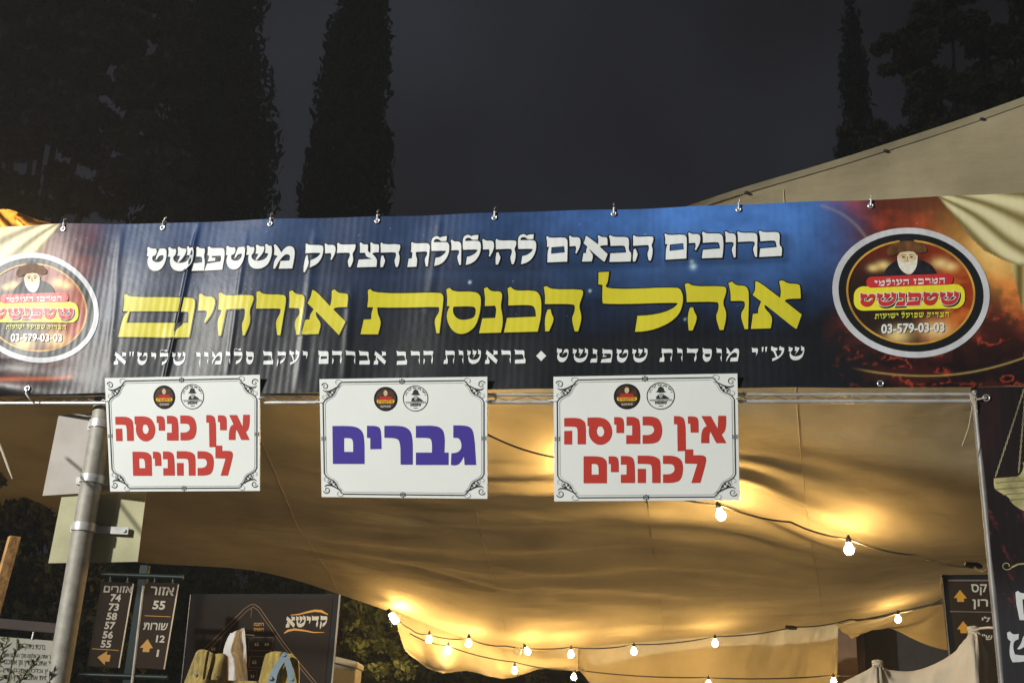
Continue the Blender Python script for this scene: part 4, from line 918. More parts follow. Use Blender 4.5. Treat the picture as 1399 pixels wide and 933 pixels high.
# back curtain under the crease
curt = [[(740, 876, 10.75), (866, 866, 10.8), (1010, 850, 10.8), (1085, 842, 10.75), (1146, 836, 10.7)],
        [(800, 925, 10.9), (880, 930, 10.9), (1010, 925, 10.9), (1085, 920, 10.9), (1143, 915, 10.85)],
        [(850, 1010, 11.1), (900, 1020, 11.1), (1010, 1020, 11.1), (1085, 1020, 11.1), (1143, 1020, 11.1)],
        [(860, 1120, 11.2), (910, 1130, 11.2), (1010, 1130, 11.2), (1085, 1130, 11.2), (1143, 1130, 11.2)]]
tag(sheet('back_curtain', lerp_rows(curt, 120, 60), M['canvas'], None, lambda u, v: 0.14 * (fbm(u * 7 + v * 2, v * 3, 4, 81) - .5)), 'lit ochre cloth curtain hanging below the far light string', 'curtain')
valc = [[(1140, 852, 10.55), (1230, 838, 10.5), (1300, 822, 10.42), (1420, 803, 10.35)], [(1150, 862, 10.6), (1230, 856, 10.62), (1300, 850, 10.5), (1420, 850, 10.4)], [(1165, 872, 10.62), (1212, 858, 10.7), (1285, 886, 10.55), (1420, 905, 10.4)]]
sheet('side_valance', lerp_rows(valc, 60, 24), M['canvas'], canopy, lambda u, v: 0.07 * (fbm(u * 8 + v * 3, v * 3, 3, 83) - .5))
# neighbouring lit canopy whose corner shows over the banner's left end
nb = [[(-300, 215, 8.2), (-120, 262, 8.4), (0, 284, 8.6), (40, 296, 8.8), (78, 309, 9.0)], [(-300, 290, 8.6), (-120, 315, 8.7), (0, 320, 8.8), (40, 320, 8.9), (84, 318, 9.1)], [(-300, 420, 9.3), (-120, 420, 9.3), (0, 400, 9.3), (40, 380, 9.3), (90, 340, 9.3)]]
nbt = thing('canopy', 'brightly lit ochre canopy corner above the left end of the banner', 'canopy', tuple(at(0, 284, 8.6)[:2]) + (0,))
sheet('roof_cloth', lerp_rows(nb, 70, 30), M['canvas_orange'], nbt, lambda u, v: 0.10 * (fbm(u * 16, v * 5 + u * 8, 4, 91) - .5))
b1 = bmesh.new()
for k in range(4):
    tube(b1, [at(-80 + k * 34, 268 + k * 11, 8.35 + k * .1), at(-40 + k * 36, 330 + k * 4, 8.5 + k * .1)], .02, 6)
obj('frame', b1, M['wood_orange'], nbt)
pl_ = at(-120, 330, 8.0)
b1 = bmesh.new(); bmesh.ops.create_icosphere(b1, subdivisions=2, radius=.06, matrix=Matrix.Translation(Vector(at(10, 345, 8.35)))); obj('bulb', b1, M['bulb'], nbt, True)

# ------------------------------------------------------------------ light strings
def light_string(label, cable, bulbs, r=0.006, jt=(), bm_='bulb_far'):
    P = [at(*p) for p in cable]
    root = thing('light_string', label, 'string lights', tuple(P[0]), 'festoon light strings under the canopy')
    pts = []
    for i in range(len(P) - 1):
        for k in range(8):
            t = k / 8; q = P[i] * (1 - t) + P[i + 1] * t; q = q - up3(.02 * 4 * t * (1 - t)); pts.append(q)
    pts.append(P[-1])
    b1 = bmesh.new(); tube(b1, pts, r, 6); obj('cable', b1, M['cable'], root)
    for (x, y, Y, sc_, dx) in bulbs:
        p = Vector(at(x, y, Y)); rb = 0.026 * sc_
        b1 = bmesh.new()
        prof = [(0, -rb), (rb * .55, -rb * .84), (rb * .92, -rb * .4), (rb, 0), (rb * .92, rb * .4), (rb * .66, rb * .8), (rb * .5, rb * 1.2), (rb * .46, rb * 1.45)]
        ax = Vector((dx, 0, 1)).normalized(); a_ = ax.cross(Vector((0, 1, 0))).normalized(); c_ = ax.cross(a_); rings = []
        for (rr_, zz) in prof:
            rings.append([b1.verts.new(p + ax * zz + (a_ * math.cos(q) + c_ * math.sin(q)) * max(rr_, .0005)) for q in [2 * math.pi * k / 12 for k in range(12)]])
        for i in range(len(rings) - 1):
            for k in range(12): b1.faces.new((rings[i][k], rings[i][(k + 1) % 12], rings[i + 1][(k + 1) % 12], rings[i + 1][k]))
        bmesh.ops.recalc_face_normals(b1, faces=b1.faces)
        bo = obj('bulb', b1, M[bm_], root, True)
        b1 = bmesh.new(); tube(b1, [p + ax * rb * 1.45, p + ax * rb * 2.5], [rb * .58, rb * .5], 10); tube(b1, [p + ax * rb * 2.5, p + ax * rb * 3.0], [rb * .3, rb * .25], 8)
        obj('socket', b1, M['cable'], bo)
    for (x, y, Y) in jt:
        p = Vector(at(x, y, Y)); b1 = bmesh.new(); tube(b1, [p - Vector((.05, 0, -.008)), p - Vector((.02, 0, 0)), p + Vector((.02, 0, 0)), p + Vector((.05, 0, -.006))], [.012, .02, .02, .010], 8); obj('connector', b1, M['cable'], root)
    return root
light_string('near string of large bulbs on a black cable ending at the right gate post', [(480, 535, 6.6), (572, 574, 6.75), (665, 593, 6.95), (760, 625, 7.05), (860, 662, 7.15), (985, 690, 7.2), (1080, 713, 7.2), (1160, 736, 7.2), (1250, 758, 7.0), (1332, 774, 6.7), (1352, 776, 5.4)],
             [(572, 590, 6.75, 1.2, 0), (790, 645, 7.1, 1.2, 0), (985, 704, 7.2, 1.2, -.25), (1160, 751, 7.2, 1.2, 0)], .006, [(1330, 772, 6.72)], 'bulb')  # first bulb is unseen behind the blue lettered board, added to brighten the canopy
light_string('far string of small bulbs along the lower crease of the canopy', [(538, 838, 10.15), (560, 858, 10.15), (585, 866, 10.15), (640, 872, 10.15), (690, 882, 10.15), (780, 884, 10.15), (866, 880, 10.15), (977, 869, 10.2), (1085, 856, 10.2), (1160, 846, 10.15), (1230, 836, 10.1), (1288, 818, 9.2), (1350, 800, 9.1)],
             [(586, 874, 10.15, 1, 0), (640, 879, 10.15, 1.05, 0), (721, 890, 10.15, 1, -.6), (780, 894, 10.15, 1, 0), (866, 890, 10.15, 1, 0), (977, 879, 10.2, 1, 0), (1227, 846, 10.1, 1, 0)], .0055, [(1081, 857, 10.2)])
light_string('lowest string of small bulbs under the hanging flap of the canopy', [(560, 865, 10.35), (612, 882, 10.35), (703, 904, 10.35), (790, 915, 10.35), (960, 925, 10.35), (1139, 922, 10.35), (1260, 915, 9.8)],
             [(612, 889, 10.35, 1, 0), (703, 916, 10.35, .95, 0), (784, 925, 10.35, .9, 0), (968, 935, 10.35, 1, 0), (1139, 931, 10.35, .95, 0)], .0055)
lamp = thing('work_lamp', 'tubular glowing lamp at the left end of the far light string', 'lamp', tuple(at(538, 838, 10.0)))
b1 = bmesh.new(); tube(b1, [at(534, 838, 10.05), at(537, 843, 10.05), at(542, 850, 10.05)], [.022, .03, .026], 12); obj('bulb', b1, M['bulb_far'], lamp, True)
b1 = bmesh.new(); tube(b1, [at(530, 832, 10.05), at(534, 838, 10.05)], [.018, .022], 10); obj('socket', b1, M['cable'], lamp)
b1 = bmesh.new(); ringmesh(b1, at(707, 889, 10.15), (C - at(707, 889, 10.15)), .036, .022, .009)
b1.verts.ensure_lookup_table()
tag(obj('rope_loop', b1, M['rope']), 'pale rope loop hanging on the far light string beside a bulb', 'rope')

# ------------------------------------------------------------------ street sign pole seen from behind
pb = at(128, 640, 5.72)
pole = thing('sign_pole', 'grey round metal pole with two bare sign backs, left of the gate', 'sign pole', (pb[0], pb[1], 0))
b1 = bmesh.new(); tube(b1, [(pb[0], pb[1], 0), (pb[0], pb[1], 1.8), (pb[0], pb[1], 3.55)], 0.053, 24); obj('pole', b1, M['pole'], pole)
SP = Plane((pb[0], pb[1] + .060, 2.5), (1, .08, 0), (0, 0, 1))
b1 = bmesh.new(); plate(b1, SP, [(80, 567), (196, 560), (200, 668), (58, 677)], .003); obj('sign_plate', b1, M['alu_white'], pole)
SP2 = Plane((pb[0], pb[1] + .060, 2.5), (1, .02, 0), (0, 0, 1))
b1 = bmesh.new(); plate(b1, SP2, [(84, 679), (200, 671), (188, 767), (66, 769)], .003); obj('sign_plate', b1, M['alu_green_lit'], pole)
for (py_, x0, x1) in ((580, 116, 172), (655, 100, 168), (721, 92, 172)):
    zc = at(128, py_, pb[1])[2]
    b1 = bmesh.new(); tube(b1, [(pb[0], pb[1], zc - .02), (pb[0], pb[1], zc + .02)], .060, 24)
    xa = at(x0, py_, pb[1])[0]; xb = at(x1, py_, pb[1])[0]
    box(b1, ((xa + xb) / 2, pb[1] + .048, zc), ((xb - xa) / 2, 0, 0), (0, .006, 0), (0, 0, .018))
    tube(b1, [(xa + .02, pb[1] + .036, zc), (xa + .02, pb[1] + .050, zc)], .009, 6); tube(b1, [(xb - .02, pb[1] + .036, zc), (xb - .02, pb[1] + .050, zc)], .009, 6)
    obj('clamp', b1, M['metal'], pole)

# ------------------------------------------------------------------ double direction sign
DP = Plane(at(190, 850, 7.4), (1, -.05, 0), (0, 0, 1))
dsg = thing('direction_sign', 'two narrow brown direction panels with numbers on a dark green post', 'sign', tuple(at(190, 850, 7.45)[:2]) + (0,))
q = DP.px(193, 785); pt = DP.w(q[0], q[1], -.05)
b1 = bmesh.new(); zt = at(196, 772, pt[1])[2]; rbox(b1, (pt[0], pt[1], zt / 2), (.027, 0, 0), (0, .027, 0), (0, 0, zt / 2), .004); obj('post', b1, M['green_post'], dsg)
b1 = bmesh.new(); a0 = DP.px(138, 784); a1 = DP.px(249, 788); pa = DP.w(*a0, -.02); p1 = DP.w(*a1, -.02)
tube(b1, [pa, p1], .017, 8); obj('crossbar', b1, M['green_post'], dsg)
b1 = bmesh.new()
for xx in (150, 174, 211, 236): 
    e0 = DP.px(xx, 787); b1 = bmesh.new(); tube(b1, [DP.w(*e0, -.02), DP.w(e0[0], e0[1] - .06, -.012)], .008, 6); obj('hanger', b1, M['green_post'], dsg)
b1 = bmesh.new()
a0 = DP.px(108, 921); a1 = DP.px(228, 925); tube(b1, [DP.w(*a0, -.02), DP.w(*a1, -.02)], .017, 8)
obj('crossbar', b1, M['green_post'], dsg)
b1 = bmesh.new(); q0 = DP.px(190, 815); q1 = DP.px(174, 930); tube(b1, [DP.w(*DP.px(196, 800), .0), DP.w(*DP.px(180, 935), .0)], .009, 8); obj('hanger_rod', b1, M['metal'], dsg)
def zc(p): return (90 + p[0] / 5.1, 750 + p[1] / 5.1)
for quad, edge, seed in (([(250, 225), (470, 235), (370, 828), (145, 812)], ((470, 240), (370, 825)), 0), ([(565, 228), (785, 238), (685, 838), (455, 822)], ((785, 245), (685, 835)), 1)):
    b1 = bmesh.new(); plate(b1, DP, [zc(p) for p in quad], .012, 0, .0015); pn = obj('panel', b1, M['brown_panel'], dsg)
    b1 = bmesh.new(); stroke(b1, DP, [zc(p) for p in edge], 1.8, .0015); obj('panel_edge', b1, M['panel_edge'], pn)
    b1 = bmesh.new(); b2 = bmesh.new(); ln_ = .17
    if not seed:
        settext(b1, DP, 'אזורים', *zc((262, 298)), *zc((458, 303)), 8.6, .0015, .018, ln_)
        for k, tx in enumerate(('74', '73', '58', '57', '56', '55')):
            x0 = 308 - 13.5 * k; y0 = 360 + 64.2 * k; settext(b1, DP, tx, *zc((x0, y0)), *zc((x0 + 72, y0 + 3)), 9.6, .0015, .03, ln_)
        b3 = bmesh.new(); stroke(b3, DP, [zc((182, 692)), zc((368, 704))], .8, .0015); obj('divider', b3, M['orange_ink'], pn)
        pxfill(b2, DP, [[zc(p) for p in ((220, 752), (290, 708), (285, 733), (313, 735), (304, 782), (276, 780), (270, 805))]], .0016)
    else:
        settext(b1, DP, 'אזור', *zc((585, 314)), *zc((750, 322)), 11, .0015, .018, ln_)
        settext(b1, DP, '55', *zc((602, 414)), *zc((688, 418)), 11.2, .0015, .03, ln_)
        b3 = bmesh.new(); stroke(b3, DP, [zc((548, 462)), zc((730, 470))], .8, .0015); obj('divider', b3, M['orange_ink'], pn)
        settext(b1, DP, 'שורות', *zc((538, 558)), *zc((705, 562)), 9.4, .0015, .018, ln_)
        settext(b1, DP, '12', *zc((626, 645)), *zc((686, 648)), 9.4, .0015, .03, ln_); settext(b1, DP, '1', *zc((630, 746)), *zc((644, 747)), 9.4, .0015, .03, ln_)
        pxfill(b2, DP, [[zc(p) for p in ((570, 625), (607, 688), (586, 690), (580, 716), (534, 714), (540, 686), (516, 684))]], .0016)
    obj('lettering', b1, M['cream_ink'], pn); obj('arrow', b2, M['orange_ink'], pn)

# ------------------------------------------------------------------ dark map board
MP = Plane(at(360, 870, 8.0), (1, -.06, 0), (0, 0, 1))
mb = thing('map_board', 'large dark map board with gold lines and a white logo word, behind the stepladder', 'sign', tuple(at(360, 870, 8.03)[:2]) + (0,))
def z3_(p): return (240 + p[0] / 5.725, 770 + p[1] / 5.725)
b1 = bmesh.new(); plate(b1, MP, [(262, 811), (464, 811), (449, 980), (244, 980)], .05); obj('frame', b1, M['black_frame'], mb)
b1 = bmesh.new(); plate(b1, MP, [(267, 817), (455, 817), (440, 975), (249, 975)], .003, .004); obj('panel', b1, M['map_panel'], mb)
b1 = bmesh.new(); stroke(b1, MP, [(464.5, 812), (449.5, 980)], 2.2, .006); stroke(b1, MP, [(260.6, 812), (243, 980)], 1.0, .006); obj('frame_edge', b1, M['steel_edge'], mb)
b1 = bmesh.new()
tri = [(200, 690), (330, 560), (450, 440), (540, 350), (590, 318), (620, 316), (660, 345), (740, 460), (850, 620), (960, 760), (1110, 940)]
stroke(b1, MP, [z3_(p) for p in tri], .8, .006); stroke(b1, MP, [z3_((p[0] + (18 if p[0] < 600 else -14), p[1] + 18)) for p in tri], .7, .006)
for (x0, y0, x1, y1) in ((600, 572, 765, 676), (590, 720, 690, 808), (560, 830, 640, 910), (530, 572, 580, 676), (545, 720, 580, 808)):
    stroke(b1, MP, [z3_(p) for p in ((x0, y0), (x1, y0 + 4), (x1 - 12, y1 + 4), (x0 - 12, y1))], .6, .006, closed=True)
for p0, p1 in (((597, 350), (590, 420)), ((365, 570), (340, 680)), ((250, 690), (365, 570))): stroke(b1, MP, [z3_(p0), z3_(p1)], .5, .006)
obj('plan_lines', b1, M['gold_line'], mb)
b1 = bmesh.new()
for tx, x0, x1, y0 in (('62', 618, 652, 640), ('64', 698, 730, 640), ('62', 600, 634, 780), ('54', 588, 616, 890), ('69', 280, 312, 678)):
    settext(b1, MP, tx, *z3_((x0, y0)), *z3_((x1, y0)), 4.4, .006, .02)
stroke(b1, MP, [z3_((540, 553)), z3_((618, 558))], 1.4, .006)
obj('plan_numbers', b1, M['cream_ink'], mb)
b1 = bmesh.new(); settext(b1, MP, 'רחבה', *z3_((614, 484)), *z3_((690, 484)), 4, .006, .02); settext(b1, MP, 'ראשית', *z3_((612, 524)), *z3_((690, 526)), 4, .006, .02); obj('plan_label', b1, M['orange_ink'], mb)
b1 = bmesh.new(); p0 = z3_((1188, 492)); p1 = z3_((862, 498)); setword(b1, MP, 'קדישא', *p0, *p1, 14.5, .007, 0.0, .10); obj('logo', b1, M['cream_ink'], mb)
b1 = bmesh.new()
stroke(b1, MP, [z3_(p) for p in ((900, 400), (960, 396), (1030, 378), (1090, 366), (1140, 370), (1192, 396))], [.8, 1.6, 2.4, 3.0, 3.4, 1.2], .0065)
stroke(b1, MP, [z3_(p) for p in ((850, 542), (880, 522), (930, 512), (1000, 520), (1080, 536), (1165, 535))], [1.2, 3.0, 3.0, 2.2, 1.4, .6], .0065)
obj('logo_swoosh', b1, M['orange_ink'], mb)
for px_ in (268, 452):
    p = at(px_, 960, 8.06); b1 = bmesh.new(); rbox(b1, (p[0], p[1], .5), (.03, 0, 0), (0, .03, 0), (0, 0, .5), .004); obj('leg', b1, M['black_frame'], mb)

# ------------------------------------------------------------------ wooden stepladder with blue hinge, white sheet over it
def grain(m):
    N = m.node_tree.nodes; L = m.node_tree.links; t = N.new('ShaderNodeTexCoord'); mp = N.new('ShaderNodeMapping'); mp.inputs['Scale'].default_value = (70, 70, 4)
    n = N.new('ShaderNodeTexNoise'); n.inputs['Scale'].default_value = 1.0; n.inputs['Detail'].default_value = 4; L.new(t.outputs['Object'], mp.inputs['Vector']); L.new(mp.outputs[0], n.inputs['Vector'])
    r = N.new('ShaderNodeValToRGB'); r.color_ramp.elements[0].position = .35; r.color_ramp.elements[0].color = (.5, .45, .4, 1); r.color_ramp.elements[1].position = .62; L.new(n.outputs['Fac'], r.inputs['Fac'])
    b = N['Principled BSDF']; src = b.inputs['Base Color'].links[0].from_socket; mx = N.new('ShaderNodeMix'); mx.data_type = 'RGBA'; mx.blend_type = 'MULTIPLY'; mx.inputs[0].default_value = .8
    L.new(src, mx.inputs[6]); L.new(r.outputs['Color'], mx.inputs[7]); L.new(mx.outputs[2], b.inputs['Base Color'])
grain(M['wood_yellow']); grain(M['wood_orange'])
LP = Plane(at(330, 910, 6.35), (1, 0, 0), (0, .12, 1))
ld = thing('stepladder', 'yellow varnished wooden stepladder with a blue grey metal hinge', 'ladder', tuple(at(330, 910, 6.35)[:2]) + (0,))
def board(nm, lp, off, th=.03, m='wood_yellow'):
    b1 = bmesh.new(); plate(b1, LP, [z3_(p) for p in smooth(lp, 40, 1)], th, off, .003); return obj(nm, b1, M[m], ld)
board('leg', [(60, 940), (155, 690), (175, 672), (208, 664), (250, 676), (230, 780), (140, 1400), (-90, 1400)], 0)
board('leg', [(200, 945), (252, 676), (282, 690), (284, 720), (272, 780), (225, 945), (160, 1400), (140, 1400)], -.012)
board('leg', [(262, 940), (268, 760), (285, 700), (330, 688), (378, 694), (398, 715), (397, 940), (397, 1400), (240, 1400)], -.03)
board('leg', [(640, 950), (692, 730), (705, 702), (760, 680), (832, 686), (790, 800), (720, 950), (640, 1400), (540, 1400)], 0)
board('leg', [(800, 950), (815, 760), (850, 690), (905, 692), (950, 738), (956, 800), (956, 950), (956, 1400), (790, 1400)], -.03)
board('tread', [(120, 902), (640, 920), (640, 990), (110, 990)], .015, .12)
b1 = bmesh.new()
plate(b1, LP, [z3_(p) for p in smooth([(828, 712), (852, 690), (872, 700), (880, 728), (845, 780), (800, 850), (780, 960), (715, 960), (735, 860), (790, 775)], 70)], .006, .012)
plate(b1, LP, [z3_(p) for p in smooth([(835, 720), (852, 692), (876, 705), (905, 770), (930, 850), (938, 960), (885, 960), (880, 870), (860, 790)], 70)], .006, .018)
hg = obj('hinge', b1, M['hinge'], ld)
for (x_s, y_s) in ((852, 716), (748, 898), (912, 905)):
    b1 = bmesh.new(); p = LP.px(*z3_((x_s, y_s))); tube(b1, [LP.w(*p, .016), LP.w(*p, .024)], [.013, .009], 10); obj('rivet', b1, M['hinge'], hg)
for (x_s, y_s) in ((158, 868), (333, 884)):
    b1 = bmesh.new(); p = LP.px(*z3_((x_s, y_s))); tube(b1, [LP.w(*p, -.025), LP.w(*p, .006)], [.011, .008], 10); obj('screw', b1, M['screw'], ld)
sr = [[(420, 545, 6.86), (460, 530, 6.82), (500, 512, 6.84), (536, 498, 6.86)], [(372, 690, 6.84), (430, 680, 6.76), (490, 665, 6.82), (550, 640, 6.84)], [(392, 800, 6.83), (450, 800, 6.75), (510, 800, 6.8), (556, 800, 6.83)], [(396, 960, 6.8), (450, 960, 6.74), (520, 960, 6.8), (566, 960, 6.82)]]
shg = lerp_rows([[(*z3_(p[:2]), p[2] + .05) for p in r_] for r_ in sr], 40, 60)
tag(sheet('plastic_sheet', shg, M['sheet'], None, lambda u, v: .014 * (fbm(u * 12, v * 6, 4, 33) - .5)), 'crumpled white sheet draped between the stepladder legs', 'sheet')

# ------------------------------------------------------------------ plaque, beam, batten, rope, cabinet at the left
PP = Plane(at(40, 890, 6.6), (1, .05, 0), (0, 0, 1))
bo_ = bmesh.new(); a0 = PP.px(-60, 846); a1 = PP.px(86, 859)
p0, p1 = PP.w(*a0, -.02), PP.w(*a1, -.02); mid = (p0 + p1) / 2; dd = (p1 - p0) / 2
rbox(bo_, mid, dd, (0, .025, 0), (0, 0, .028), .004)
beam = thing('wooden_rack', 'dark wooden beam rack carrying the pale text plaque', 'rack', (p0[0], p0[1], 0))
obj('beam', bo_, M['wood_dark'], beam)
for pp_ in (p0 + dd * .1, p1 - dd * .06):
    b1 = bmesh.new(); rbox(b1, (pp_[0], pp_[1] + .054, pp_[2] / 2), (.025, 0, 0), (0, .025, 0), (0, 0, pp_[2] / 2), .003); obj('post', b1, M['wood_dark'], beam)
plq = thing('text_plaque', 'pale plaque with five lines of small dark Hebrew text, hanging from the dark beam', 'plaque', tuple(PP.w(*PP.px(40, 940), 0)))
b1 = bmesh.new(); plate(b1, PP, [(-30, 867), (80, 875.5), (76, 960), (-36, 960)], .006, 0, .001); obj('board', b1, M['plaque'], plq)
for tx, x0, y0, x1, y1 in (('ברכת צידוק הדין', 22, 884.5, 62, 887), ("ברוך אתה ה' אלקינו מלך העולם אשר", 4, 896.5, 75.5, 899.5), ('יצר אתכם בדין וזן אתכם', 6, 906.5, 75, 909.5), ('בדין וכלכל אתכם בדין', 4, 916.8, 73.5, 919), ('והמית אתכם בדין ויודע', 2, 927, 72, 929), ('מספר כולכם בדין', 2, 937, 70, 939)):
    b1 = bmesh.new(); settext(b1, PP, tx, x0, y0, x1, y1, 6.2, .0015, .008); obj('lettering', b1, M['ink_black'], plq)
b1 = bmesh.new(); e = PP.px(44, 873); tube(b1, [PP.w(*e, .003), PP.w(e[0], e[1] + .08, -.01)], .006, 6); obj('hanger', b1, M['metal'], plq)

bt0, bt1 = at(20, 733, 4.6), at(-62, 1030, 4.3)
b1 = bmesh.new(); d_ = Vector(bt1 - bt0) / 2; rbox(b1, Vector((bt0 + bt1) / 2), d_, Vector((.0175, .012, 0)), Vector((-.012, .0175, 0)), .002)
bat = base_mesh(tag(obj('wooden_batten', b1, M['wood_orange']), 'bare pine batten leaning in from the left edge', 'batten'), tuple(bt1))
b1 = bmesh.new(); tube(b1, [at(-40, 545, 5.4), at(-12, 580, 5.3), at(4, 618, 5.25), at(12, 640, 5.25), at(17, 654, 5.25)], [.007, .007, .007, .007, .003], 6)
tag(obj('rope_end', b1, M['rope']), 'loose pale rope end hanging below the banner at the left edge', 'rope')

cb = thing('utility_cabinet', 'beige metal cabinet with a slanted lid beside the dark map board', 'cabinet', tuple(at(478, 930, 9.0)[:2]) + (0,))
ca_, cb_ = at(455, 905, 8.9), at(488, 905, 9.0); zt = at(470, 906, 8.95)[2]
b1 = bmesh.new(); xm = (ca_[0] - .12 + cb_[0]) / 2; hw = (cb_[0] - ca_[0] + .12) / 2
rbox(b1, (xm, 9.15, zt / 2), (hw, 0, 0), (0, .2, 0), (0, 0, zt / 2), .008); obj('body', b1, M['cabinet'], cb)
b1 = bmesh.new(); rbox(b1, (xm, 9.14, zt + .022), (hw + .012, 0, -.03), (0, .23, .0), (0, 0, .024), .008); obj('lid', b1, M['cabinet'], cb)

# ------------------------------------------------------------------ right: pillar, dark panel, white stall cover, framed sign
b1 = bmesh.new(); p0, p1 = at(1141, 900, 11.6), at(1172, 900, 11.6); rbox(b1, ((p0[0] + p1[0]) / 2, 11.75, 1.55), ((p1[0] - p0[0]) / 2, 0, 0), (0, .15, 0), (0, 0, 1.55), .01)
base_mesh(tag(obj('pillar', b1, M['pillar']), 'brown square pillar beside the dark opening under the canopy', 'pillar'), ((p0[0] + p1[0]) / 2, 11.75, 0))
dw = thing('dark_partition', 'dark grey partition wall behind the lit bulb under the canopy', 'wall', (at(1230, 900, 12.2)[0], 12.25, 0))
b1 = bmesh.new(); p0, p1 = at(1178, 880, 12.2), at(1420, 880, 12.2); rbox(b1, ((p0[0] + p1[0]) / 2, 12.25, 1.7), ((p1[0] - p0[0]) / 2, 0, 0), (0, .04, 0), (0, 0, 1.7), .01); obj('panel', b1, M['dark_wall'], dw)
b1 = bmesh.new(); p0, p1 = at(1172, 880, 12.1), at(1181, 880, 12.1); rbox(b1, ((p0[0] + p1[0]) / 2, 12.15, 1.7), ((p1[0] - p0[0]) / 2, 0, 0), (0, .05, 0), (0, 0, 1.7), .006); obj('jamb', b1, M['pillar'], dw)
p0 = at(1256, 900, 12.1); b1 = bmesh.new(); rbox(b1, (p0[0], 12.2, 1.2), (.02, 0, 0), (0, .04, 0), (0, 0, 1.2), .004); obj('mullion', b1, M['black_frame'], dw)

st = thing('stall_cover', 'off-white cloth stall cover pushed up by two pole tips at the lower right', 'canopy', tuple(at(1250, 930, 5.75)[:2]) + (0,))
rid = [(1060, 985, 6.00), (1120, 950, 5.95), (1160, 928, 5.90), (1182, 917, 5.90), (1199, 908, 5.85), (1215, 915, 5.85), (1245, 917, 5.80), (1275, 908, 5.75), (1305, 890, 5.70), (1330, 862, 5.60), (1344, 872, 5.60), (1358, 895, 5.60), (1385, 950, 5.60)]
fr1 = [(x, y + 40 - (8 if x in (1199, 1330) else 0), Y - .25) for x, y, Y in rid]; fr2 = [(x, y + 115, Y - .5) for x, y, Y in rid]; fr3 = [(x, 1100, 5.1) for x, y, Y in rid]
def stall_wr(u, v):
    w = .022 * (fbm(u * 22, v * 2.5, 3, 44) - .5) * ss(.2, .4, v)
    for u0 in (4 / 12, 9 / 12):
        d = (u - u0); r_ = np.hypot(d * 2.2, v - .25) + 1e-3
        w += .016 * np.sin(np.arctan2(d * 2.2, np.maximum(v - .25, 1e-3)) * 11) * np.exp(-(r_ / .22) ** 2) * ss(.25, .30, v)
    return w
bk = [(x, y + 12, Y + .22) for x, y, Y in rid]
sheet('cloth', lerp_rows([bk, rid, fr1, fr2, fr3], 180, 90), M['canvas_white'], st, stall_wr)
for (x, y, Y) in ((1199, 908, 5.85), (1330, 862, 5.6)):
    p = at(x, y + 1, Y); b1 = bmesh.new(); tube(b1, [(p[0], p[1], 0), (p[0], p[1], p[2] - .01)], .016, 10); obj('pole', b1, M['metal'], st)
    b1 = bmesh.new()
    for k in range(5):
        tube(b1, [tuple(p + np.array([.022 * math.cos(q * .63 + k), .022 * math.sin(q * .63 + k), -.012 + .008 * k + .003 * math.sin(q * 2)])) for q in range(11)], .006, 5)
    obj('tip_binding', b1, M['rope'], st)
b1 = bmesh.new(); pr = at(1331, 862, 5.6); tube(b1, [pr, at(1340, 858, 5.5), at(1352, 857, 5.3), at(1362, 858, 5.0)], .0065, 6); obj('guy_cord', b1, M['rope'], st)

FS = Plane(at(1320, 840, 5.95), (1, -.12, 0), (0, 0, 1))
fs = thing('framed_sign', 'black framed brown sign with two orange arrows, behind the right gate post', 'sign', tuple(at(1320, 840, 6.0)[:2]) + (0,))
def z8(p): return (1120 + p[0] / 5.014, 780 + p[1] / 5.014)
b1 = bmesh.new(); plate(b1, FS, [(1286.5, 785), (1420, 784), (1440, 1010), (1311, 1010)], .04); obj('frame', b1, M['black_frame'], fs)
b1 = bmesh.new(); plate(b1, FS, [(1294.5, 794.5), (1414, 794), (1433, 1000), (1319, 1000)], .003, .004); obj('panel', b1, M['brown_panel'], fs)
b1 = bmesh.new(); stroke(b1, FS, [z8((878, 64)), z8((1500, 64))], 2.2, .006); stroke(b1, FS, [z8((890, 276)), z8((1500, 286))], 1.4, .006); stroke(b1, FS, [z8((838, 40)), z8((884, 560)), (1311, 1010)], 1.0, .006); obj('divider', b1, M['steel_edge'], fs)
pl8 = lambda lp: [z8(p) for p in lp]
for dx_, dy_ in ((0, 0), (22, 214)):
    b1 = bmesh.new(); pxfill(b1, FS, [pl8([(x + dx_, y + dy_) for x, y in ((958, 128), (1006, 186), (985, 187), (987, 210), (940, 210), (938, 184), (916, 183))])], .006); obj('arrow', b1, M['orange_ink'], fs)
for wd in (('קס', 1142, 142, 1034, 142, 10.5), ('רון', 1150, 240, 1042, 240, 9.5), ('לי', 1165, 346, 1108, 346, 7.2), ('ש"י', 1180, 470, 1095, 468, 7.5)):
    b1 = bmesh.new(); q0 = z8(wd[1:3]); q1 = z8(wd[3:5]); settext(b1, FS, wd[0], *q1, *q0, wd[5], .006, .02); obj('lettering', b1, M['cream_ink'], fs)
for xx in (1325, 1400):
    p = at(xx, 980, 6.0); b1 = bmesh.new(); rbox(b1, (p[0], p[1], .55), (.022, 0, 0), (0, .022, 0), (0, 0, .55), .003); obj('leg', b1, M['black_frame'], fs)

